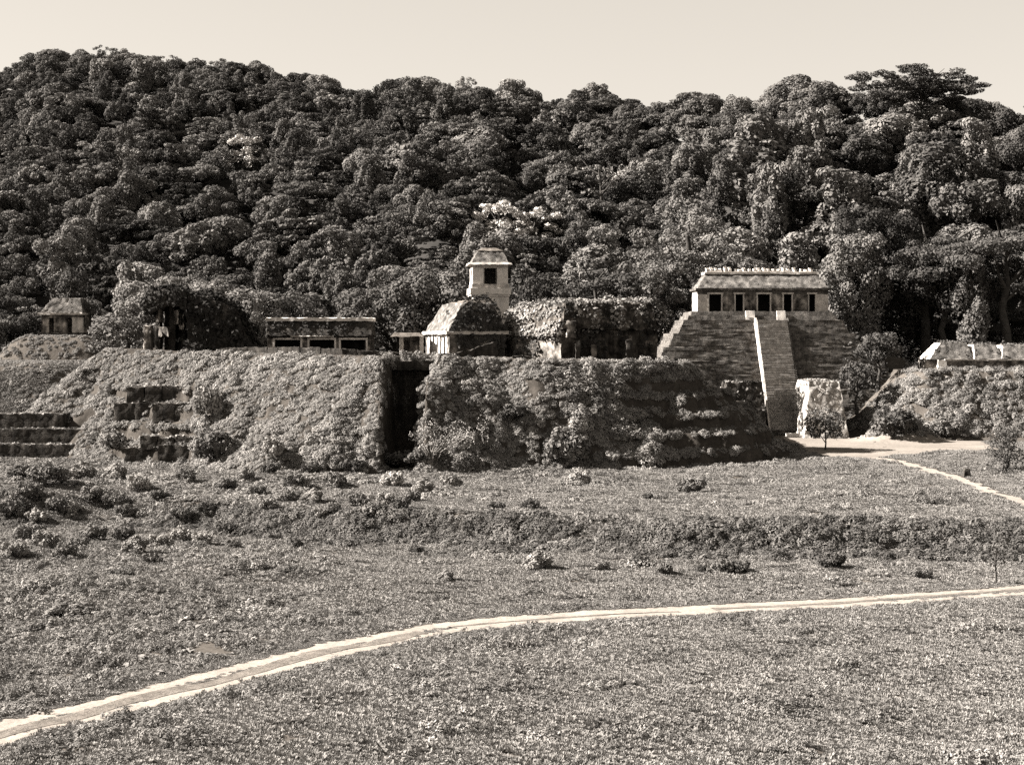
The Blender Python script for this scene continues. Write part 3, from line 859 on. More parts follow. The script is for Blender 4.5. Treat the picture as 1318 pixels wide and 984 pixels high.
# hillside shrine at far left
def build_shrine():
    Y = 331.0; zb = 17.6
    L, R = X_(53, Y), X_(106, Y)
    T = thing('hillside_shrine', 'small stained stone shrine with mansard roof on a grassy hillock at far left', 'shrine', ((L + R) / 2, Y + 3, zb))
    zt, ze, zr = Z_(428, Y), Z_(405, Y), Z_(384, Y + 2)
    pl = MB(.7, .1); pl.box(L - .6, R + .6, Y - .6, Y + 7.4, zb - 1, zt); pl.build('plinth', M['stone_dark'], T)
    ed = [L, L + 1.6, L + 2.7, R - 3.2, R - 2.2, R]
    for i in range(3):
        p = MB(.5, .06); p.box(ed[2 * i], ed[2 * i + 1], Y, Y + 1, zt + .003, ze - .6); p.build('pier', M['patch'] if i < 2 else M['plaster'], T)
    w = MB(.6, .06); w.box(L, R, Y + .01, Y + 1, ze - .597, ze); w.box(L, L + .9, Y + 1.003, Y + 7, zt + .003, ze); w.box(R - .9, R, Y + 1.003, Y + 7, zt + .003, ze); w.box(L + .903, R - .903, Y + 2.5, Y + 7, zt + .003, ze - .01); w.build('wall', M['patch'], T)
    c = MB(.5, .08); c.box(L - .7, R + .4, Y - .6, Y + 7.5, ze + .003, ze + .4); c.build('cornice', M['plaster'], T)
    r = MB(.5, .12); r.frus((L - .3, R + .1, Y - .3, Y + 7.2), ze + .405, (L + 2.0, R - .8, Y + 1.4, Y + 5.6), zr); r.build('roof', M['roofstone'], T)


build_shrine()


# white roofless ruin at the right
def build_white_ruin():
    Y = 283.0; zb = 11.2
    T = thing('white_ruin', 'white ruined temple with three broken roof stumps on the mound at far right', 'ruin', (X_(1255, Y), Y + 4, zb))
    z = lambda py: Z_(py, Y)
    x = lambda px: X_(px, Y)
    w = MB(.6, .07); w.box(x(1218), x(1318) + 3, Y, Y + 8, zb, z(464)); w.box(x(1192), x(1207), Y + .8, Y + 6, zb, z(464)); w.build('wall', M['patch'], T)
    p = MB(.5, .05); p.frus((x(1207) + .01, x(1218) - .01, Y - .5, Y + 7), zb - .4, (x(1207) + .01, x(1218) - .01, Y - .2, Y + 7), z(463)); p.build('pier', M['white'], T)
    mo = MB(.6, .05); mo.box(x(1216), x(1318) + 3.3, Y - .35, Y + 8.2, z(464) + .003, z(462)); mo.build('molding', M['plaster'], T)
    for a, b, ta, tb, t, sl in ((1197, 1253, 1215, 1249, 441, 1), (1255, 1293, 1258, 1286, 443, 1), (1290, 1335, 1296, 1330, 444, 1)):
        r = MB(.5, .1); r.frus((x(a), x(b), Y + .1, Y + 7.6), z(462) + .005, (x(ta), x(tb), Y + 2.2, Y + 6), z(t)); ro = r.build('roof_stump', M['roofstone'], T)
        f = MB(.4, .06)
        f.hexa([(x(a) - .28, Y + .3, z(462) + .005), (x(a) - .01, Y + .05, z(462) + .005), (x(a) - .01, Y + 7.4, z(462) + .005), (x(a) - .28, Y + 7.2, z(462) + .005),
                (x(ta) - .28, Y + 2.3, z(t) - .1), (x(ta) - .01, Y + 2.15, z(t) - .1), (x(ta) - .01, Y + 5.9, z(t) - .1), (x(ta) - .28, Y + 5.8, z(t) - .1)])
        f.build('sunlit_face', M['white'], ro)  # white slab on the left slope: sunlight painted as colour
        V, Q = ivy_on(r, 10, .35, np.random.default_rng(a), lambda c, n: 1.0 * (n[:, 2] > .8), .0, .7)
        put('roof_growth', raw_mesh('roof_growth', V - ROOT[T.name], Q, M['leaf_light']), ro)['kind'] = 'stuff'


build_white_ruin()


# ---------------------------------------------------------------- plants: prototypes
def mesh_cloud(name, lobes, dens, size, seed, mat, **k):
    V, Q = leafcloud(lobes, dens, size, np.random.default_rng(seed), **k)
    return raw_mesh(name, V, Q, mat)


def trunk_mesh(name, h, r, seed, limbs=5, spread=4, mat='bark', wob=.5, zs=.5):
    rng = np.random.default_rng(seed); b = MB()
    z = np.linspace(-1, h, 7)
    px, py = np.cumsum(rng.normal(0, wob * .4, 7)), np.cumsum(rng.normal(0, wob * .4, 7)); px -= px[0]; py -= py[0]
    b.tube(np.stack([px, py, z], 1), np.linspace(r * 1.25, r * .45, 7) , 8)
    for i in range(limbs):
        f = rng.uniform(zs, .95); th = rng.uniform(0, 6.28); L = spread * rng.uniform(.6, 1.1)
        s = np.array([np.interp(f * h, z, px), np.interp(f * h, z, py), f * h]); d = np.array([math.cos(th), math.sin(th), rng.uniform(.25, .8)])
        t = np.linspace(0, 1, 5)[:, None]; pts = s + d * L * t + np.array([0, 0, 1]) * (t ** 2) * L * .15 + np.cumsum(rng.normal(0, .12, (5, 3)), 0) * (t > 0)
        b.tube(pts, np.linspace(r * .45, r * .1, 5), 5)
    V, Q = b.arrays(); return raw_mesh(name, V, Q, M[mat], True)


def sph(rng, n, lo=-.2):
    d = rng.normal(0, 1, (n * 4, 3)); d /= np.linalg.norm(d, axis=1)[:, None]; d = d[d[:, 2] > lo][:n]; return d


def k_round(seed):
    r = np.random.default_rng(seed); lob = [((0, 0, 8.2), (3.4, 3.4, 2.8))]
    for d in sph(r, 22): lob.append(((d[0] * 4.2, d[1] * 4.2, 8 + d[2] * 3.3), np.array([1, 1, .85]) * r.uniform(1.2, 2.1)))
    return lob
def k_spread(seed):
    r = np.random.default_rng(seed); lob = []
    for k in range(24):
        th, rr = r.uniform(0, 6.28), 6.3 * math.sqrt(r.random()); lob.append(((rr * math.cos(th), rr * math.sin(th), 10.3 - (rr / 6) ** 2 * 2.0 + r.uniform(-.7, .5)), (r.uniform(1.3, 2.4), r.uniform(1.3, 2.4), r.uniform(.55, 1.0))))
    return lob
def k_drape(seed):
    r = np.random.default_rng(seed); lob = []
    for k in range(40):
        z = r.uniform(1, 15); th = r.uniform(0, 6.28); rr = (3.1 - abs(z - 9) * .18) * r.uniform(.5, 1.05)
        lob.append(((rr * math.cos(th), rr * math.sin(th), z), (r.uniform(.8, 1.5), r.uniform(.8, 1.5), r.uniform(1.0, 2.4))))
    for k in range(6): lob.append(((r.normal(0, 1.4), r.normal(0, 1.4), 14.5 + r.uniform(0, 1.6)), (r.uniform(1, 1.7),) * 2 + (r.uniform(.9, 1.3),)))
    return lob
def k_lumpy(seed):
    r = np.random.default_rng(seed); lob = []
    for d in sph(r, 60, -.3):
        q = r.uniform(.75, 1.05); lob.append(((d[0] * 4.6 * q, d[1] * 4.6 * q, 7.6 + d[2] * 4.2 * q), np.array([1, 1, .8]) * r.uniform(.75, 1.35)))
    return lob
def k_loose(seed):
    r = np.random.default_rng(seed); lob = []
    for k in range(30):
        th, rr = r.uniform(0, 6.28), 4.6 * math.sqrt(r.random()); lob.append(((rr * math.cos(th), rr * math.sin(th), r.uniform(5, 12.5) - rr * .3), (r.uniform(.8, 1.5), r.uniform(.8, 1.5), r.uniform(.5, 1.0))))
    return lob


def k_feather(seed):
    r = np.random.default_rng(seed); lob = []
    for lev in range(7):
        z = 4.5 + lev * 1.35; R_ = 4.6 * (1 - ((lev - 2) / 6.5) ** 2)
        for k in range(r.integers(4, 7)):
            th = r.uniform(0, 6.28)
            for t in (.45, .75, 1.0): lob.append(((R_ * t * math.cos(th), R_ * t * math.sin(th), z - .5 * t * t + r.uniform(-.15, .15)), (r.uniform(.6, 1.1), r.uniform(.6, 1.1), r.uniform(.28, .5))))
    return lob


KINDS = []   # (kind, words, crown mesh, trunk mesh)
SPEC = [('round', k_round, 7.5, .44, 'leaf', .85), ('spread', k_spread, 8.0, .42, 'leaf', .8), ('drape', k_drape, 7.5, .44, 'leaf', .8), ('lumpy', k_lumpy, 8.0, .42, 'leaf_dark', .8), ('loose', k_loose, 8.0, .4, 'leaf_light', .8), ('feather', k_feather, 8.0, .42, 'leaf', .8)]
PROTO = {}
for name, fn, dens, size, mt, _ in SPEC:
    for v in range(3):
        m_ = mt if v == 0 else 'leaf_light' if v == 2 and name != 'loose' else {'leaf': 'leaf_dark', 'leaf_dark': 'leaf', 'leaf_light': 'leaf'}[mt]
        lb = [(c, np.array(rr) * (1, .78, 1.22)[v]) for c, rr in fn(100 + v * 17 + len(name))]
        cr = mesh_cloud('crown', lb, dens, size * (1, .9, 1.1)[v], 200 + v, M[m_], spread=(.36, .5, .42)[v])
        h = {'round': 9, 'spread': 10.5, 'drape': 14, 'lumpy': 9, 'loose': 11, 'feather': 12}[name]
        tr = trunk_mesh('trunk', h, .38, 300 + v + len(name), 6, 3.6)
        PROTO[(name, v)] = (cr, tr)
FLOWER = mesh_cloud('crown', k_loose(77), 6, .45, 78, M['blossom'])


def inst_object(name, pts, rots, scls, kinds, protos, mat=None):
    """ONE object of uncountable growth: points that geometry nodes turn into copies of the prototype meshes"""
    me = bpy.data.meshes.new(name); n = len(pts)
    me.vertices.add(n); me.vertices.foreach_set('co', np.asarray(pts, np.float32).ravel())
    for an, ty, dat in (('rot', 'FLOAT_VECTOR', rots), ('scl', 'FLOAT_VECTOR', scls)):
        at = me.attributes.new(an, ty, 'POINT'); at.data.foreach_set('vector', np.asarray(dat, np.float32).ravel())
    at = me.attributes.new('kind_index', 'INT', 'POINT'); at.data.foreach_set('value', np.asarray(kinds, np.int32))
    o = put(name, me)
    ng = bpy.data.node_groups.new(name + '_scatter', 'GeometryNodeTree')
    ng.interface.new_socket('Geometry', in_out='INPUT', socket_type='NodeSocketGeometry'); ng.interface.new_socket('Geometry', in_out='OUTPUT', socket_type='NodeSocketGeometry')
    N, L = ng.nodes.new, ng.links.new
    gi, go, jn = N('NodeGroupInput'), N('NodeGroupOutput'), N('GeometryNodeJoinGeometry')
    def attr(nm, ty):
        a = N('GeometryNodeInputNamedAttribute'); a.data_type = ty; a.inputs['Name'].default_value = nm; return a.outputs['Attribute']
    ar, asc, ak = attr('rot', 'FLOAT_VECTOR'), attr('scl', 'FLOAT_VECTOR'), attr('kind_index', 'INT')
    for k, pm in enumerate(protos):
        po = bpy.data.objects.new(name + '_form', pm)       # never linked to the scene
        oi = N('GeometryNodeObjectInfo'); oi.inputs['Object'].default_value = po; oi.inputs['As Instance'].default_value = True
        ip = N('GeometryNodeInstanceOnPoints'); cp = N('FunctionNodeCompare'); cp.data_type = 'INT'; cp.operation = 'EQUAL'
        cp.inputs['B'].default_value = k
        ei = [s for s in cp.inputs if s.name == 'A' and s.type == 'INT'][0]; eb = [s for s in cp.inputs if s.name == 'B' and s.type == 'INT'][0]; eb.default_value = k
        L(ak, ei); L(gi.outputs[0], ip.inputs['Points']); L(cp.outputs[0], ip.inputs['Selection']); L(oi.outputs['Geometry'], ip.inputs['Instance'])
        er = N('FunctionNodeEulerToRotation'); L(ar, er.inputs[0]); L(er.outputs[0], ip.inputs['Rotation']); L(asc, ip.inputs['Scale']); L(ip.outputs[0], jn.inputs[0])
    L(jn.outputs[0], go.inputs[0])
    md = o.modifiers.new('scatter', 'NODES'); md.node_group = ng
    return o


def eul(nrm, spin, k=1.0):
    """euler (XYZ) turning +Z toward nrm and spinning about it"""
    n = nrm * [k, k, 1]; n = n / np.linalg.norm(n, axis=1)[:, None]
    out = []
    for v, s in zip(n, spin):
        q = Vector((0, 0, 1)).rotation_difference(Vector(v)); e = (q.to_matrix() @ __import__('mathutils').Matrix.Rotation(s, 3, 'Z')).to_euler('XYZ'); out.append(tuple(e))
    return np.array(out).reshape(-1, 3)


# ---------------------------------------------------------------- the jungle: explicit trees, 300 nearest trees, the far wood
def label_side(i, n):
    if n == 1: return ''
    w = ['leftmost', 'second from left', 'third from left', 'fourth from left', 'fifth from left', 'sixth from left', 'seventh from left', 'eighth from left', 'ninth from left', 'tenth from left', 'eleventh from left', 'twelfth from left']
    return ', rightmost' if i == n - 1 else ', ' + (w[i] if i < len(w) else 'further right')


def make_tree(name, cr, tr, loc, rz, sc, label, group):
    t = put(name, None, None, tuple(loc)); tag(t, label, 'tree', group); t.rotation_euler = (0, 0, rz); t.scale = sc; t.empty_display_size = .5
    put('crown', cr, t)
    if tr is not None: put('trunk', tr, t)
    return t


SPECIAL = []; CLEAR = []
def special(px, pyb, pyt, Y, kind, v, wide, label, crown=None, trunk=None, name='jungle_tree'):
    if Y < 100:                                        # Y is a tree height in metres: stand it where its top reaches the right line of sight
        yy = np.arange(330, 760, 1.0); gap = Z_(pyt, yy) - ground(X_(px, yy), yy); i = np.argmax(gap < Y); Y = float(yy[i]); CLEAR.append((px, Y))
    X = X_(px, Y); zb = float(surf(np.array([X]), np.array([Y]))[0]); zt = Z_(pyt, Y)
    fn, dens, size, mt = next((q[1], q[2], q[3], q[4]) for q in SPEC if q[0] == kind); H = {'round': 11.8, 'spread': 11.3, 'drape': 16.2, 'lumpy': 12.4, 'loose': 12.6}[kind]
    s = (zt - zb) / H
    SPECIAL.append((X, Y, s))
    cr, tr = PROTO[(kind, v)]
    if s > 1.25 and crown is None:
        g = s ** .55                                   # lobes grow slower than the tree, so a big tree has more of them
        lob = []
        for q in range(max(1, int(round((s / g) ** 2)))):
            rj = np.random.default_rng(int(px) + q)
            for c, rr in fn(int(px) + 31 * q): lob.append((np.array(c) * [s * wide, s * wide, s] + rj.normal(0, .3, 3), np.array(rr) * g))
        mt = mt if v == 0 else 'leaf_light' if v == 2 else {'leaf': 'leaf_dark', 'leaf_dark': 'leaf', 'leaf_light': 'leaf'}[mt]
        crown = mesh_cloud('crown', lob, dens * .8, size, int(px), M[mt])
        t = make_tree(name, crown, None, (X, Y, zb), 0, (1, 1, 1), label, 'individual jungle trees')
        o = put('trunk', trunk or tr, t); o.scale = (s, s, s); return t
    return make_tree(name, crown or cr, trunk or tr, (X, Y, zb), px * .37, (s * wide, s * wide, s), label, 'individual jungle trees')


special(1098, 450, 305, 315, 'drape', 0, 1.15, 'tall pale vine-draped tree standing against the right shoulder of the pyramid')
special(1122, 440, 268, 326, 'drape', 1, 1.1, 'dark vine-draped tree looming behind the right shoulder of the pyramid')
special(1252, 445, 322, 300, 'drape', 0, .62, 'slender leaf-covered column of a tree just behind the white ruin')
special(1298, 445, 292, 303, 'spread', 0, 1.05, 'wide spreading tree above the right end of the white ruin')
special(1185, 445, 300, 322, 'spread', 1, 1.0, 'dark spreading tree left of the white ruin')
special(1218, 445, 330, 312, 'round', 1, .9, 'low dark round tree behind the left stump of the white ruin')
special(868, 440, 320, 345, 'lumpy', 1, 1.0, 'lumpy round tree growing against the left edge of the pyramid')
special(842, 440, 345, 322, 'drape', 0, .9, 'leafy column tree between the ivy-covered ruin and the pyramid')
special(892, 420, 275, 336, 'loose', 0, .9, 'loose pale tree with stacked leaf sprays left of the pyramid temple')
special(770, 420, 345, 285, 'spread', 0, .9, 'pale flat spreading tree just behind the ivy-covered ruin')
special(690, 420, 350, 285, 'lumpy', 1, .7, 'lumpy tree touching the right side of the tower')
special(505, 440, 345, 292, 'lumpy', 0, 1.0, 'large dark tree behind the small stone shelter')
special(560, 430, 352, 290, 'round', 1, .9, 'dark round tree just left of the tower')
special(118, 432, 385, 335, 'round', 1, .62, 'dark round tree touching the right wall of the hillside shrine')
special(92, 432, 350, 352, 'drape', 1, .6, 'dark vine-clad tree rising directly behind the hillside shrine roof')
special(325, 445, 398, 262, 'lumpy', 1, .9, 'pale bushy tree between the broken vault and the long house')
special(222, 430, 352, 306, 'lumpy', 2, 1.0, 'pale lumpy tree directly behind the broken vault')
special(292, 430, 366, 296, 'round', 2, 1.0, 'pale round tree behind the sloping right end of the broken vault')
special(352, 430, 372, 304, 'lumpy', 2, 1.0, 'pale lumpy tree behind the left end of the long house roof')
special(1130, 500, 428, 288, 'round', 1, 1.0, 'dark bushy tree smothering the right foot of the pyramid')
special(1104, 530, 462, 280, 'lumpy', 1, .9, 'small dark bushy tree between the pyramid tiers and the right mound')
special(160, 445, 405, 285, 'lumpy', 1, 1.2, 'low bushy tree between the hillside shrine and the broken vault')
special(640, 300, 258, 15, 'loose', 0, 1.1, 'white-flowering tree above the tower, left one of two', FLOWER)
special(688, 310, 268, 14, 'loose', 0, 1.3, 'white-flowering tree above the tower, right one of two', FLOWER)
special(312, 200, 174, 15, 'loose', 1, 1.1, 'pale flowering tree high on the left hillside', FLOWER)
special(795, 245, 220, 11, 'loose', 1, .8, 'small white-flowering tree beside the bare-limbed tree', FLOWER)

# bare-limbed tree
bare = trunk_mesh('trunk', 12.5, .42, 404, 12, 5.2, 'bark', .9, .3)
V, Q = leafcloud([((RNG.normal(0, 3), RNG.normal(0, 3), RNG.uniform(8, 14)), (1.0, 1.0, .6)) for _ in range(9)], 2.2, .45, RNG)
special(776, 300, 218, 19, 'loose', 0, 1.0, 'bare-limbed tree with thin leaf sprays standing out of the canopy mid slope', raw_mesh('crown', V, Q, M['leaf']), bare)
# giant flat-topped tree on the right skyline
rg = np.random.default_rng(61); lob = []
for x0, x1, y0, y1 in ((1103, 1138, 94, 99), (1106, 1146, 107, 112), (1150, 1193, 87, 97), (1160, 1190, 102, 116), (1196, 1232, 92, 106), (1192, 1225, 110, 120), (1234, 1266, 104, 121), (1140, 1165, 100, 106), (1225, 1250, 100, 108), (1150, 1235, 112, 130), (1120, 1180, 116, 128), (1165, 1215, 104, 118)):
    for k in range(int((x1 - x0) / 2.6)):
        px = rg.uniform(x0, x1); py = rg.uniform(y0, y1)
        lob.append((((px - 1185) / 4.42, rg.uniform(-7, 7), 20 - (py - 88) / 4.42), (rg.uniform(1.1, 2.5), rg.uniform(1.1, 2.5), rg.uniform(.35, .9))))
gc = mesh_cloud('crown', lob, 6.0, .42, 62, M['leaf_dark'], up=.3, spread=.6)
gt = trunk_mesh('trunk', 16, .6, 63, 16, 7.0, 'bark', .4, .5)
Xg, Yg = X_(1185, 452.0), 452.0
zg = Z_(87, Yg) - 20.4
make_tree('jungle_tree', gc, gt, (Xg, Yg, zg), 0, (1, 1, 1), 'giant flat-topped tree with layered open crown on the right skyline', 'individual jungle trees')

# jittered lattice over the hill
sp = 7.4
gx, gy = np.meshgrid(np.arange(-330, 330, sp), np.arange(284, 800, sp), indexing='ij')
gx = gx + RNG.uniform(-.42, .42, gx.shape) * sp; gy = gy + RNG.uniform(-.42, .42, gy.shape) * sp
gx, gy = gx.ravel(), gy.ravel()
ex = RNG.uniform(860, 1340, 110); ed = np.interp(ex, RID_U, RID_Y) + RNG.uniform(-45, 6, 110); gx = np.concatenate([gx, X_(ex, ed)]); gy = np.concatenate([gy, ed]); u = U_(gx, gy)
ok = (u > -90) & (u < 1410) & (gy > np.interp(u, BAS_U, BAS_Y) + 2) & (gy < np.interp(u, RID_U, RID_Y) + 25)
for cx_, cy_, w_, d_ in ((48.6, 310, 34, 26), (X_(80, 331), 333, 12, 12), (X_(1255, 287), 287, 20, 13), (X_(1150, 303), 302, 9, 9)):
    ok &= ~((np.abs(gx - cx_) < w_) & (np.abs(gy - cy_) < d_))
ok &= ~((u > 20) & (u < 150) & (gy < 352))
for X, Y, s in SPECIAL: ok &= np.hypot(gx - X, gy - Y) > 4.2
for px, Y in CLEAR: ok &= ~((np.abs(u - px) < 20) & (gy < Y) & (gy > Y - 20))
ok &= ~((RNG.random(len(gx)) < .16 * sm(780, 1000, u)) & (gy < np.interp(u, RID_U, RID_Y) - 45))
gx, gy, u = gx[ok], gy[ok], u[ok]
gz = surf(gx, gy)
nT = len(gx)
rk = RNG.random(nT); right = sm(800, 1000, u)
ridge = gy > np.interp(u, RID_U, RID_Y) - 70
kn = np.where(rk < .26 + .0 * right, 0, np.where(rk < .42 - .10 * right, 1, np.where(rk < .56 + .20 * right, np.where(ridge, 0, 2), np.where(rk < .86, 3, 4))))
kv = np.searchsorted([.48, .90], RNG.random(nT))
kn = np.where((RNG.random(nT) < .12) & (gy < np.interp(u, RID_U, RID_Y) - 60), 5, kn)
ks = (.5 + .9 * RNG.random(nT) ** 1.6) * (1 + .3 * right * ~ridge) * np.where(ridge, .9, 1) * np.where((np.abs(u - 1185) < 75) & (gy > 420), .95, 1) * np.where(ridge & (u > 860), 1.1, 1)
kw = RNG.uniform(.8, 1.25, nT)
rim = RNG.random(nT) < .0
names = [s[0] for s in SPEC]
words = {'round': 'dense round-crowned tree', 'spread': 'flat spreading tree', 'drape': 'tall vine-draped tree', 'lumpy': 'lumpy many-lobed tree', 'loose': 'loose open-crowned tree', 'feather': 'tiered feathery tree'}
inview = (u > 4) & (u < 1314)
order = np.argsort(np.where(inview, gy, 1e9))
near = order[:260]
isnear = np.zeros(nT, bool); isnear[near] = True
ZONES = [(60, 'behind the hillside shrine'), (150, 'right of the hillside shrine'), (260, 'behind the broken vault'), (340, 'left of the long house'), (420, "above the long house's left half"), (485, "above the long house's right half"), (550, 'above the stone shelter'), (610, 'left of the tower'),
         (665, 'behind the tower'), (720, 'right of the tower'), (790, 'behind the ivy-covered ruin'), (850, "above the ivy-covered ruin's right end"), (905, 'left of the pyramid temple'), (985, "above the pyramid temple's left half"), (1070, "above the pyramid temple's right half"),
         (1130, 'right of the pyramid temple'), (1200, 'left of the white ruin'), (1260, 'behind the white ruin'), (1400, "behind the white ruin's right end")]
cells = {}
for i in near:
    zn = next(w for e, w in ZONES if u[i] < e)
    v = V_(gz[i] + 9, gy[i]); row = 'at slope foot' if v > 355 else 'low down' if v > 300 else 'mid slope' if v > 240 else 'high up'
    cells.setdefault((names[kn[i]], row, zn), []).append(i)
for (nm, row, zn), ids in cells.items():
    ids.sort(key=lambda i: u[i])
    for r_, i in enumerate(ids):
        cr, tr = PROTO[(nm, kv[i])]
        make_tree('jungle_tree', cr, tr, (gx[i], gy[i], gz[i]), RNG.uniform(0, 6.28), (ks[i] * kw[i], ks[i] * kw[i], ks[i]),
                  f'{words[nm]} {row} {zn}{label_side(r_, len(ids))}', 'jungle trees on the lower slopes')
far = ~isnear
nf = far.sum()
o = inst_object('forest', np.stack([gx, gy, gz], 1)[far], np.stack([RNG.normal(0, .1, nf), RNG.normal(0, .1, nf), RNG.uniform(0, 6.28, nf)], 1),
                np.stack([ks * kw, ks * kw * RNG.uniform(.75, 1.25, nT), ks], 1)[far], (kn * 3 + kv)[far], [PROTO[(n_, v_)][0] for n_ in names for v_ in range(3)])
tag(o, 'dense jungle canopy covering the upper hillsides', 'forest', kind='stuff')


# ---------------------------------------------------------------- ground cover
def clump(seed, n, rad, hmin, hmax, leaf, mat, per, up=.35, wk=(.6, 1.1)):
    """a patch of little leafy domes"""
    r = np.random.default_rng(seed); lob = []
    for k in range(n):
        th, rr = r.uniform(0, 6.28), rad * math.sqrt(r.random()); h = r.uniform(hmin, hmax)
        lob.append(((rr * math.cos(th), rr * math.sin(th), h * .35), (h * r.uniform(*wk), h * r.uniform(*wk), h * .65)))
    V, Q = leafcloud(lob, per, leaf, r, cull=.7, up=up)
    k = V[Q].mean(1)[:, 2] > 0
    return raw_mesh('clump', V, Q[k], mat)


def blades(seed, ntus, nbl, rad, lmin, lmax, wid, mat):
    r = np.random.default_rng(seed); n = ntus * nbl
    th, rr = r.uniform(0, 6.28, ntus), rad * np.sqrt(r.random(ntus)); L = np.repeat(r.uniform(lmin, lmax, ntus), nbl) * r.uniform(.6, 1.1, n)
    tr = np.repeat(r.uniform(.06, .2, ntus), nbl); a = r.uniform(0, 6.28, n); q = np.sqrt(r.random(n))
    bx = np.repeat(rr * np.cos(th), nbl) + tr * q * np.cos(a); by = np.repeat(rr * np.sin(th), nbl) + tr * q * np.sin(a)
    lean = .25 + .75 * q + r.normal(0, .15, n); d = np.stack([np.cos(a) * lean, np.sin(a) * lean, np.ones(n)], 1); d /= np.linalg.norm(d, axis=1)[:, None]
    w = np.stack([-np.sin(a), np.cos(a), 0 * a], 1) * (wid * r.uniform(.6, 1.4, n))[:, None]
    p = np.stack([bx, by, 0 * bx], 1); t = p + d * L[:, None]; t[:, 2] -= L * .12 * q
    V = np.stack([p - w, p + w, t + w * .5, t - w * .5], 1).reshape(-1, 3)
    return raw_mesh('blades', V, np.arange(4 * n).reshape(-1, 4), mat)


GR = [blades(550 + i, 80, 26, 1.35, .08, .24, .03, M['grass']) for i in range(3)] + [clump(510 + i, 12, 1.0, .12, .4, .08, M['weed'], 110) for i in range(2)]
GR0 = [clump(500 + i, 38, 1.3, .07, .24, .075, M['grass'], 100, wk=(.9, 2.2)) for i in range(3)] + [clump(510 + i, 14, 1.1, .15, .42, .09, M['weed'], 95) for i in range(2)]
UN = [clump(520 + i, 20, 1.2, .25, .7, .19, M['under'], 26) for i in range(3)] + [clump(530, 6, .9, .7, 1.4, .24, M['weed'], 16)]
BK = [clump(540 + i, 14, 1.0, .4, .95, .2, M['bank'], 22) for i in range(2)]


def frustum_pts(y0, y1, dens, margin=.06):
    hw = (.33 + margin)
    A = hw * (y1 ** 2 - y0 ** 2); n = int(A * dens)
    y = np.sqrt(RNG.uniform(y0 ** 2, y1 ** 2, n)); x = RNG.uniform(-hw, hw, n) * y
    return x, y


def free(x, y):
    m = road_dist(x, y) > 3.0 + (vn(x * .5, y * .5, 71) - .5) * 1.0
    m &= seg_dist(x, y, PATH) > 1.9
    m &= sdf_poly(x, y, PLAZA) > .3
    return m


# meadow
x, y = frustum_pts(66, 262, 1.05)
m = free(x, y) & ((y < 190) | (mound_z(x, y) < ground(x, y) + .3)) 
x, y = x[m], y[m]; n = len(x)
pw = sm(.45, .68, fbm(x * .09, y * .09, 81)) * .14 + .03 + .32 * sm(-8, -28, x) * (y < 150)
k = np.where(RNG.random(n) < pw, 3 + RNG.integers(0, 2, n), RNG.integers(0, 3, n))
s = RNG.uniform(.7, 1.25, n) * np.where(k > 2, RNG.uniform(.7, 1.5, n), 1)
z = ground(x, y)
o = inst_object('grass', np.stack([x, y, z - .02], 1), eul(normal_of(ground, x, y), RNG.uniform(0, 6.28, n)), np.stack([s, s, s * RNG.uniform(.7, 1.3, n)], 1), k, GR)
tag(o, 'rough grass and weeds covering the field and plaza', 'grass', kind='stuff')

# tufts in the middle of the track and creeping over its edges
L = np.concatenate([[0], np.cumsum(np.hypot(*np.diff(ROAD, axis=0).T))]); tt = RNG.uniform(0, L[-1], 5200)
rx, ry = np.interp(tt, L, ROAD[:, 0]), np.interp(tt, L, ROAD[:, 1]); dx, dy = np.interp(tt + .5, L, ROAD[:, 0]) - rx, np.interp(tt + .5, L, ROAD[:, 1]) - ry; dl = np.hypot(dx, dy) + 1e-6
mid = (RNG.random(5200) < .45) & ((rx < -4) | (rx > 28))
of = np.where(mid, RNG.normal(-.1, .3, 5200), np.where(RNG.random(5200) < .5, -1, 1) * RNG.uniform(2.15, 3.4, 5200))
x, y = rx - dy / dl * of, ry + dx / dl * of; n = len(x); s = np.where(mid, RNG.uniform(.06, .17, n), RNG.uniform(.14, .42, n))
o = inst_object('grass', np.stack([x, y, ground(x, y) + .02], 1), np.stack([0 * x, 0 * x, RNG.uniform(0, 6, n)], 1), np.stack([s, s, s * 1.3], 1), RNG.integers(0, 3, n), GR[:3])
tag(o, 'short tufts between the wheel tracks and along the road edges', 'grass', kind='stuff')

# verge weeds along the road
t = RNG.uniform(0, 1, 420); L = np.concatenate([[0], np.cumsum(np.hypot(*np.diff(ROAD, axis=0).T))]); tt = t * L[-1]
rx, ry = np.interp(tt, L, ROAD[:, 0]), np.interp(tt, L, ROAD[:, 1])
dx, dy = np.interp(tt + .5, L, ROAD[:, 0]) - rx, np.interp(tt + .5, L, ROAD[:, 1]) - ry; dl = np.hypot(dx, dy) + 1e-6
sd = np.where(RNG.random(420) < .7, -1, 1); of = sd * RNG.uniform(3.0, 4.4, 420)
x, y = rx - dy / dl * of, ry + dx / dl * of; n = len(x)
s = RNG.uniform(.5, 1.0, n)
o = inst_object('weeds', np.stack([x, y, ground(x, y)], 1), np.stack([0 * x, 0 * x, RNG.uniform(0, 6, n)], 1), np.stack([s, s, s], 1), RNG.integers(0, 2, n), GR[3:])
tag(o, 'dark weeds along both edges of the dirt road', 'weeds', kind='stuff')

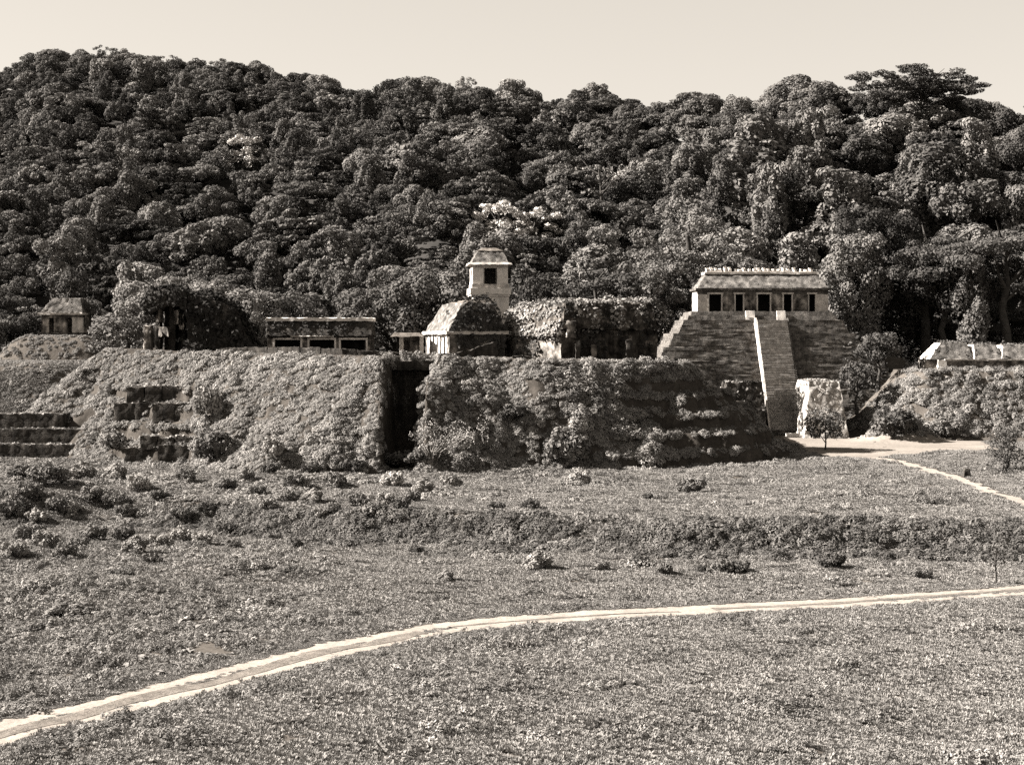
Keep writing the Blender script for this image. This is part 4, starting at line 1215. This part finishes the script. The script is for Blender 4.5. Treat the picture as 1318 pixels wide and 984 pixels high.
# the bank
x = RNG.uniform(-66, 62, 4200); y = bank_line(x) + RNG.uniform(-1.2, 6.0, 4200); m = (np.abs(x) < .4 * y) & free(x, y) & (fbm(x * .22, y * .3, 91) > .30 + .2 * sm(-12, -40, x) + .25 * sm(3, 6, y - bank_line(x)))
x, y = x[m], y[m]; n = len(x); s = (.25 + .6 * RNG.random(n) ** 1.8) * (1 - .3 * sm(-12, -40, x))
o = inst_object('undergrowth', np.stack([x, y, ground(x, y) - .05], 1), eul(normal_of(ground, x, y), RNG.uniform(0, 6.28, n), .6), np.stack([s, s, s], 1), RNG.integers(0, 2, n), BK)
tag(o, 'dark scrub along the low bank across the field', 'undergrowth', kind='stuff')

# the mound's growth: one part of the mound
N0 = 26000
x = RNG.uniform(-92, 52, N0); y = RNG.uniform(195, 246, N0)
zm, zg_ = mound_z(x, y), ground(x, y)
nm_ = normal_of(mound_z, x, y, .5)
slope = nm_[:, 2]; steep = normal_of(mound_z, x, y, .22)[:, 2]
inrec = (x > REC[0] - .2) & (x < REC[1] + .4) & (y < 222.3) & (zm < 8)
uu = U_(x, y)
riser = (steep < .30) & (((uu > 138) & (uu < 255)) | (uu > 800))
m = (zm > zg_ + .15) & ~(inrec & ((y > 206.5) | (RNG.random(N0) < .3))) & ~riser & ((y < 236) | (x < -45) | (x > 20)) & ~((x < -63) & (y < 231.5) & (zm < 7.5))
m &= RNG.random(N0) < np.where(slope > .97, .55, 1.0)
x, y, zm, nm_, slope = x[m], y[m], zm[m], nm_[m], slope[m]; n = len(x)
big = sm(.42, .62, fbm(x * .16, y * .16, 93)); flat = slope > .95
s = RNG.uniform(.26, .52, n) + .45 * big * RNG.random(n) ** 2; s = s * np.where((x > -9) & (U_(x, y) < 900), 1 + .6 * RNG.random(n) ** 2, 1); s = np.where((U_(x, y) > 880) | ((U_(x, y) > 138) & (U_(x, y) < 250)), np.minimum(s, .55), s); s = np.where(flat, s * .3, s)
k = np.where(RNG.random(n) < .03 + .16 * big * (x > -10), 3, RNG.integers(0, 3, n)); k = np.where(flat, RNG.integers(0, 3, n), k)
wy = RNG.uniform(196, 221, 460); wz = RNG.uniform(.2, 14, 460); wx = REC[1] + .3 + RNG.uniform(-.5, .3, 460) - 1.5 * sm(14, 9, wy - 200); kp = wz < mound_z(wx + 1.6, wy)
x, y, zm = np.concatenate([x, wx[kp]]), np.concatenate([y, wy[kp]]), np.concatenate([zm, wz[kp]]); nm_ = np.concatenate([nm_, np.tile([[-.75, -.45, .5]], (kp.sum(), 1))])
s = np.concatenate([s, RNG.uniform(.25, .6, kp.sum())]); k = np.concatenate([k, RNG.integers(0, 3, kp.sum())]); n = len(x)
o = inst_object('undergrowth', np.stack([x + 12, y - 240, zm - .1], 1), eul(nm_, RNG.uniform(0, 6.28, n), .55), np.stack([s, s, s * RNG.uniform(.8, 1.2, n)], 1), k, UN)
o.parent = mound; o['kind'] = 'stuff'

w = MB(.6, .1); w.box(X_(497, 221.6), X_(556, 221.6), 221.6, 223, 1, Z_(466, 221.6)); w.build('terrace_wall', M['stone_dark'], mound)
w = MB(.5, .09); w.box(X_(484, 212.5), X_(557, 212.5) - .6, 219.8, 221.55, Z_(476, 220), Z_(464, 220)); w.build('terrace_wall', M['stone_dark'], mound)
for px0, px1, t_, b_ in ((163, 254, 497, 517), (146, 200, 519, 534), (196, 252, 518, 535), (180, 246, 562, 571), (203, 244, 574, 590), (160, 200, 575, 588)):
    yy = np.arange(200, 250, .2); pm = (px0 + px1) / 2
    hit = mound_z(X_(pm, yy), yy) >= Z_(b_, yy); Yf = float(yy[np.argmax(hit)]) - .9
    w = MB(.5, .12); xa, xb = X_(px0, Yf), X_(px1, Yf); n0 = max(1, int((xb - xa) / 2.2))
    for q in range(n0):
        f0, f1 = xa + (xb - xa) * q / n0, xa + (xb - xa) * (q + 1) / n0 - .02; j1, j2 = RNG.uniform(-.1, .1), RNG.uniform(-.16, .12)
        w.frus((f0, f1, Yf + j1 - .1, Yf + 5), Z_(b_, Yf) - .8, (f0 + .02, f1, Yf + j1 + .25, Yf + 5), Z_(t_, Yf) + j2)
    wo = w.build('terrace_wall', M['stone_dark'], mound)
    V, Q = ivy_on(w, 8, .3, np.random.default_rng(px0), lambda c, nn: 1.0 * (nn[:, 2] > .7) * (c[:, 1] < Yf + 3), .0, .4)
    put('grass_edge', raw_mesh('grass_edge', V - ROOT[mound.name], Q, M['under']), wo)['kind'] = 'stuff'

# growth on the other mounds
N0 = 15000
x = np.concatenate([RNG.uniform(-125, -62, N0 // 2), RNG.uniform(60, 118, N0 // 2)]); y = RNG.uniform(256, 345, len(x)); z = ground(x, y)
m = (z > 1.0) & (np.abs(U_(x, y) - 659) < 760) & (mound_z(x, y) < z)
for (a, b, c, d) in ((X_(50, 331), X_(109, 331), 330, 338.5), (X_(1190, 283), 120, 282.5, 291.5), (20, 77, 283, 330)): m &= ~((x > a) & (x < b) & (y > c) & (y < d))
x, y, z = x[m], y[m], z[m]; n = len(x); nn = normal_of(ground, x, y); s = RNG.uniform(.4, .9, n) * np.where(x < 0, .6, 1.0)
o = inst_object('ground_cover', np.stack([x, y, z - .1], 1), eul(nn, RNG.uniform(0, 6.28, n), .6), np.stack([s, s, s], 1), np.where(x < 0, RNG.integers(0, 3, n), RNG.integers(0, 4, n)), UN)
tag(o, 'creepers and rough grass over the outlying mounds', 'ground cover', kind='stuff')

x, y = RNG.uniform(-80, 48, 9000), RNG.uniform(160, 222, 9000)
foot = np.maximum(0, 1 - np.abs(mound_z(x, y + 5) - 1.0) / 6)
pr = (.2 + .9 * sm(-5, -35, x)) * sm(160, 172, y) * (x < 12) * sm(.38, .58, fbm(x * .14, y * .14, 97)) + .8 * (mound_z(x, y + 5) > -.2) * RNG.random(9000)
m = (np.abs(x) < .4 * y) & (mound_z(x, y) < ground(x, y) + .6) & (RNG.random(9000) < pr * .7)
x, y = x[m], y[m]; n = len(x); s = RNG.uniform(.25, .85, n)
o = inst_object('undergrowth', np.stack([x, y, ground(x, y) - .05], 1), np.stack([0 * x, 0 * x, RNG.uniform(0, 6, n)], 1), np.stack([s, s, s * RNG.uniform(.8, 1.4, n)], 1), RNG.integers(0, 3, n), UN[:3])
tag(o, 'low pale scrub spilling from the mound foot over the terrace', 'undergrowth', kind='stuff')

# rubble at the foot of the right-hand mound
rb = MB(.3, .05)
for k in range(60):
    px = RNG.uniform(1100, 1240); Y = 266.5 + RNG.uniform(-1.5, 1.5); xx = X_(px, Y); g = float(ground(xx, Y)); q = RNG.uniform(.15, .5)
    rb.box(xx, xx + q * 1.4, Y, Y + q, g - .1, g + q * .7, jit=.08)
tag(rb.build('rubble', M['plaster']), 'pale rubble stones along the foot of the right mound', 'rubble', kind='stuff')


# ---------------------------------------------------------------- separate bushes
def bush_mesh(seed, mat, n=14, hh=1.0):
    r = np.random.default_rng(seed); lob = []
    for d in sph(r, n * 2, -.15):
        q = r.uniform(.45, 1.2); lob.append(((d[0] * .68 * q, d[1] * .68 * q, .36 * hh + d[2] * .5 * hh * q), np.array([r.uniform(.7, 1.2), r.uniform(.7, 1.2), r.uniform(.6, 1.2)]) * r.uniform(.12, .32)))
    V, Q = leafcloud(lob, 150, .11, r, spread=.5); return raw_mesh('bush', V, Q, mat)


BM = [bush_mesh(600 + i, M['bush'] if i < 3 else M['bush_pale']) for i in range(5)]
BMB = [bush_mesh(620 + i, M['bush'], 26) for i in range(2)]


def level_at(py):
    Y = CZ * F / (py - HY)
    for _ in range(25):
        X = 0
        Y = Y
    return Y


def ray_down(px, py):
    """first ground point seen through a photo pixel"""
    Y = np.arange(60, 330, .25); X = X_(px, Y); z = surf(X, Y); line = Z_(py, Y)
    i = np.argmax(line <= z); return X[i], Y[i], z[i]


def bush(px, py, size, mesh, label, group, name='bush', hs=1.0, cat='bush'):
    X, Y, z = ray_down(px, py); s = size * Y / F / 2
    o = put(name, mesh, None, (X, Y, z - .08 * s)); o.scale = (s, s, s * hs); o.rotation_euler = (0, 0, px * 1.7)
    return tag(o, label, cat, group)


LATER = []
G1 = 'dark bushes dotted over the field'
for px, py, sz, lb in ((92, 790, 74, 'low dark thicket on the lower left field, largest of three'), (152, 742, 46, 'low dark thicket on the upper part of the lower left field'), (36, 812, 52, 'low dark thicket close to the left picture edge above the road'), (372, 735, 40, 'dark tuft of bush alone below the left end of the bank'), (660, 815, 34, 'dark weedy clump on the near verge in the middle of the road')):
    LATER.append((px, py, sz, lb))
named = [(638, 657, 20, 0, 'small dark bush alone on the pale terrace, left one of a pair'), (682, 656, 22, 1, 'small dark bush alone on the pale terrace, right one of a pair'), (893, 636, 34, 2, 'dark bush just below the lowest ledge on the right slope of the mound'),
         (833, 643, 14, 1, 'tiny dark bush on the terrace below the right half of the mound'), (693, 734, 38, 3, 'spiky leafy bush at the foot of the bank, largest of the row'), (772, 735, 22, 0, 'small bush at the foot of the bank right of the spiky one'),
         (823, 730, 24, 1, 'small round bush at the foot of the bank, third of the row from left'), (855, 739, 24, 2, 'dark upright bush at the foot of the bank, fourth of the row from left'), (903, 737, 16, 0, 'tiny bush at the foot of the bank left of a dark clump'),
         (930, 738, 30, 1, 'low dark clump at the foot of the bank below the mound corner'), (950, 738, 26, 0, 'dark bush leaning against the low dark clump on the field'), (1070, 732, 32, 2, 'round dark bush alone on the field below the small tree'),
         (575, 748, 22, 3, 'small pale bush alone mid field above the road bend'), (535, 712, 18, 0, 'small bush at the foot of the bank below the recess'), (745, 625, 30, 4, 'ragged bush on the slope foot beneath the dark shrub'), (1185, 745, 24, 0, 'flat bush on the field near the right edge above the road')]
for px, py, sz, k, lb in named: bush(px, py, sz * 1.35, BM[k], lb, G1, hs=1.05)

for px, py, sz, lb in LATER: bush(px, py, sz, BMB[px % 2], lb, G1, hs=.45)

# the crowded bushes on the terrace at left
G2 = 'bushes crowding the terrace at left'
spots = [(62, 618, 44), (36, 640, 34), (75, 655, 30), (92, 655, 24), (120, 640, 26), (150, 648, 28), (163, 658, 24), (28, 612, 30), (105, 612, 34), (178, 625, 28), (235, 662, 24), (266, 658, 24), (204, 640, 22), (150, 612, 30), (60, 700, 32), (38, 690, 34), (84, 712, 26), (120, 690, 30), (176, 708, 34), (205, 700, 26), (100, 700, 22), (160, 690, 26), (196, 720, 22),
         (230, 690, 26), (260, 695, 22), (290, 680, 24), (240, 615, 26), (290, 625, 24), (316, 612, 22), (345, 650, 20), (330, 632, 22), (372, 640, 22), (381, 622, 26), (405, 640, 24), (411, 660, 18), (430, 655, 20), (432, 622, 28), (462, 646, 24), (470, 660, 20), (497, 645, 24), (486, 655, 22), (515, 650, 24), (530, 640, 22), (545, 628, 26), (505, 620, 28), (455, 602, 26), (400, 605, 24), (350, 604, 22), (580, 620, 24), (300, 700, 18), (350, 690, 18), (380, 700, 20), (15, 660, 30), (45, 668, 26), (20, 712, 28)]
rows = {}
for i, (px, py, sz) in enumerate(spots):
    col_ = 'at the left picture edge' if px < 50 else 'below the dark terrace steps' if px < 130 else 'below the left ledges' if px < 215 else 'below the round mound bush' if px < 300 else 'below the pale left slope' if px < 400 else 'left of the recess foot' if px < 480 else 'below the recess'
    rw = 'beside the mound foot' if py < 632 else 'mid terrace' if py < 675 else 'above the lower field'
    kd = i % 5; rows.setdefault((('dark', 'dark', 'dark', 'pale', 'pale')[kd], 'large' if sz > 27 else 'small', rw, col_), []).append((px, py, sz, kd))
for (tone, big_, rw, col_), L_ in rows.items():
    L_.sort()
    for r_, (px, py, sz, kd) in enumerate(L_): bush(px, py + 6, sz * 1.45, BM[kd], f'{big_} {tone} leafy bush {rw} {col_}{label_side(r_, len(L_))}', G2, hs=1.05)

G3 = 'large shrubs on the mound'
bush(276, 587, 62, BMB[0], 'big round creeper-clad bush at the foot of the left ledges', G3, hs=1.1)
bush(728, 596, 80, BMB[1], 'large dark shrub at the foot of the right half of the mound', G3, hs=1.0)
bush(352, 590, 34, BM[4], 'narrow pale shrub low on the left slope of the mound', G3, hs=1.6)
bush(145, 580, 40, BM[3], 'pale leaning shrub beside the terrace steps', G3, hs=1.2)
bush(270, 540, 46, BM[4], 'upright pale shrub at the right edge of the dark ledges', G3, hs=1.8)
bush(520, 600, 60, BM[0], 'dark shrub filling the foot of the recess', G3, hs=.8)
bush(542, 603, 44, BM[1], 'dark shrub at the right foot of the recess beside the vase-shaped shrub', G3, hs=1.0)
bush(660, 545, 50, BM[2], 'dark shrub halfway up the mound right of the vase-shaped shrub', G3, hs=1.0)
bush(1152, 557, 66, BMB[0], 'broad dark bush at the foot of the right mound', 'bushes at the foot of the right mound', hs=.95)
bush(1215, 562, 48, BMB[1], 'smaller dark bush at the foot of the right mound beside the white stump', 'bushes at the foot of the right mound', hs=.9)
bush(1098, 500, 56, BM[0], 'dark bush on the lower right tiers of the pyramid', 'bushes at the foot of the right mound', hs=1.0)

# broad-leaved plants in the lower left field
def broadleaf(seed):
    r = np.random.default_rng(seed); V, Q = [], []
    for k in range(11):
        th = r.uniform(0, 6.28); L = r.uniform(.6, 1.1); el = r.uniform(.5, 1.3); w = L * .16
        d = np.array([math.cos(th), math.sin(th)]); s_ = np.array([-d[1], d[0]])
        n0 = len(V)
        for t in np.linspace(0, 1, 6):
            rr = L * t * math.cos(el); zz = L * t * math.sin(el) - .55 * L * t ** 2.5; ww = w * math.sin(math.pi * min(1, .12 + .86 * t))
            V += [(d[0] * rr - s_[0] * ww, d[1] * rr - s_[1] * ww, zz + .06 * ww), (d[0] * rr, d[1] * rr, zz), (d[0] * rr + s_[0] * ww, d[1] * rr + s_[1] * ww, zz + .06 * ww)]
        for q in range(5):
            a_ = n0 + q * 3; Q += [(a_, a_ + 1, a_ + 4, a_ + 3), (a_ + 1, a_ + 2, a_ + 5, a_ + 4)]
    return raw_mesh('broadleaf_plant', V, Q, M['bush_pale'])


BL = [broadleaf(700 + i) for i in range(3)]
bspots = [(100, 838), (125, 845), (160, 862), (200, 868), (235, 800), (250, 810), (262, 822), (280, 800), (300, 790), (318, 776), (290, 815), (150, 855), (180, 850), (340, 770), (240, 840), (75, 850), (220, 858), (265, 845)]
bspots.sort()
for i, (px, py) in enumerate(bspots):
    where = 'left of the lower field hummock' if px < 140 else 'above the road at lower left' if px < 230 else 'on the field hummock above the road' if px < 290 else 'right of the field hummock'
    same = [q for q in bspots if ('l' if q[0] < 140 else 'm' if q[0] < 230 else 'n' if q[0] < 290 else 'o') == ('l' if px < 140 else 'm' if px < 230 else 'n' if px < 290 else 'o')]
    bush(px, py, 44, BL[i % 3], f'pale broad-leaved plant {where}{label_side(same.index((px, py)), len(same))}', 'broad-leaved plants in the lower left field', 'broadleaf_plant', 1.0, 'plant')


# vase-shaped shrub by the recess, round tree at the plaza, right-edge shrub, lone sapling
def shrub_tree(px, py, label, cat, name, crown_lobes, stems, leaf, dens, mat, seed, bark='bark'):
    X, Y, z = ray_down(px, py); r = np.random.default_rng(seed)
    T = thing(name, label, cat, (X, Y, z))
    k = Y / F
    lob = [((a * k, b * k, c * k), np.array(rr) * k) for a, b, c, rr in crown_lobes]
    V, Q = leafcloud(lob, dens, leaf, r); put('crown', raw_mesh('crown', V, Q, mat), T)
    b = MB()
    for pts, r0, r1 in stems:
        p = np.array(pts, float) * k; b.tube(p, np.linspace(r0, r1, len(p)), 6)
    V, Q = b.arrays(); put('trunk', raw_mesh('trunk', V, Q, M[bark], True), T)
    return T


r = np.random.default_rng(801)
lobv = [(q * 30 * r.uniform(.5, 1.3) + 12, r.uniform(-20, 20), 30 + abs(q) * 12 + r.uniform(-6, 16), (r.uniform(5, 10), r.uniform(5, 10), r.uniform(7, 14))) for q in np.linspace(-1.2, 1.6, 30)]
stv = [([(0, 0, -4), (t * .25 * 30, r.uniform(-6, 6), 20), (t * 30 + 10, r.uniform(-14, 14), 46)], .11, .03) for t in np.linspace(-1.2, 1.5, 11)]
shrub_tree(557, 604, 'tall vase-shaped shrub with many stems at the right of the recess', 'shrub', 'vase_shrub', lobv, stv, .15, 7, M['bush_pale'], 802, 'bark_pale')
r = np.random.default_rng(811)
lobr = [(d[0] * 19, d[1] * 19, 32 + d[2] * 15, (r.uniform(6, 10),) * 3) for d in sph(r, 26, -.7)]
shrub_tree(1062, 579, 'small round tree on a thin trunk in front of the pale masonry remnant', 'tree', 'small_tree', lobr, [([(0, 0, -3), (1, 0, 10), (0, 0, 26)], .16, .08), ([(0, 0, 12), (9, 3, 24), (14, 4, 34)], .08, .03), ([(0, 0, 10), (-8, 2, 22), (-13, 0, 34)], .08, .03)], .25, 12, M['bush'], 812)
r = np.random.default_rng(821)
lobe = [(r.normal(0, 15), r.normal(0, 14), r.uniform(6, 54), (r.uniform(5, 10),) * 2 + (r.uniform(5, 9),)) for _ in range(42)]
shrub_tree(1296, 606, 'tall loose shrub at the right picture edge beside the footpath', 'shrub', 'edge_shrub', lobe, [([(0, 0, -3), (t * 4, 0, 18), (t * 14, 2, 46)], .1, .03) for t in (-1, -.4, .3, 1)], .22, 9, M['bush'], 822)
r = np.random.default_rng(831)
lobs = [(r.normal(0, 6), r.normal(0, 6), r.uniform(26, 66), (r.uniform(3.5, 6.5),) * 2 + (r.uniform(3, 5),)) for _ in range(20)]
shrub_tree(1283, 752, 'slim dark sapling on a bare stem beside the road at right', 'tree', 'sapling', lobs, [([(0, 0, -3), (-1.5, 0, 22), (0, 0, 60)], .09, .03), ([(-1, 0, 28), (8, 2, 44)], .04, .015)], .16, 20, M['bush'], 832)

# stone stump and low block by the plaza
X, Y, z = ray_down(1244, 614)
b = MB(.3, .07); b.frus((X - .5, X + .5, Y - .4, Y + .4), z - .2, (X - .3, X + .35, Y - .3, Y + .3), z + 1.1); tag(b.build('stone_stump', M['stone_dark']), 'small dark stone stump beside the footpath', 'stone')

# ---------------------------------------------------------------- camera, sun, sky
cam = bpy.data.cameras.new('camera'); co = bpy.data.objects.new('camera', cam); COL.objects.link(co)
co.location = (0, 0, CZ); co.rotation_euler = (math.radians(90), 0, 0)
cam.sensor_fit = 'HORIZONTAL'; cam.sensor_width = 36; cam.lens = 36 * F / 1318
cam.shift_y = -(492 - HY) / 1318; cam.clip_start = 1; cam.clip_end = 6000
SC.camera = co

EL, BACK = math.radians(34), math.radians(2)     # sun from the left, a little behind the ruins
sv = Vector((-math.cos(EL) * math.cos(BACK), math.cos(EL) * math.sin(BACK), math.sin(EL)))
sl = bpy.data.lights.new('sun', 'SUN'); sl.energy = 5.0; sl.angle = math.radians(.5); sl.color = (1, .955, .895)
so = bpy.data.objects.new('sun', sl); COL.objects.link(so); so.rotation_euler = sv.to_track_quat('Z', 'Y').to_euler(); so.location = (-200, 100, 200)

W = bpy.data.worlds.new('World'); SC.world = W; W.use_nodes = True
nt = W.node_tree; nt.nodes.clear(); N, L = nt.nodes.new, nt.links.new
sky = N('ShaderNodeTexSky'); sky.sky_type = 'NISHITA'; sky.sun_disc = False; sky.sun_elevation = EL; sky.sun_rotation = math.atan2(sv.x, sv.y) % (2 * math.pi)
sky.altitude = 200; sky.air_density = 1.0; sky.dust_density = 1.0
bw0 = N('ShaderNodeRGBToBW'); L(sky.outputs[0], bw0.inputs[0])
pw_ = N('ShaderNodeMath'); pw_.operation = 'POWER'; pw_.inputs[1].default_value = .45; L(bw0.outputs[0], pw_.inputs[0])
bw = N('ShaderNodeMath'); bw.operation = 'MULTIPLY'; bw.inputs[1].default_value = 1.75; L(pw_.outputs[0], bw.inputs[0])
tn = N('ShaderNodeMix'); tn.data_type = 'RGBA'; tn.blend_type = 'MULTIPLY'; tn.inputs[0].default_value = 1; tn.inputs[7].default_value = (.72, .665, .59, 1)
L(bw.outputs[0], tn.inputs[6])
bg = N('ShaderNodeBackground'); bg.inputs['Strength'].default_value = .05; L(tn.outputs[2], bg.inputs[0])
ow = N('ShaderNodeOutputWorld'); L(bg.outputs[0], ow.inputs[0])

SC.render.engine = 'CYCLES'
SC.cycles.max_bounces = 4; SC.cycles.diffuse_bounces = 3; SC.cycles.transmission_bounces = 2; SC.cycles.use_denoising = False
SC.view_settings.view_transform = 'Standard'; SC.view_settings.look = 'None'; SC.view_settings.gamma = 1; SC.view_settings.use_curve_mapping = False
SC.view_settings.exposure = 2.9
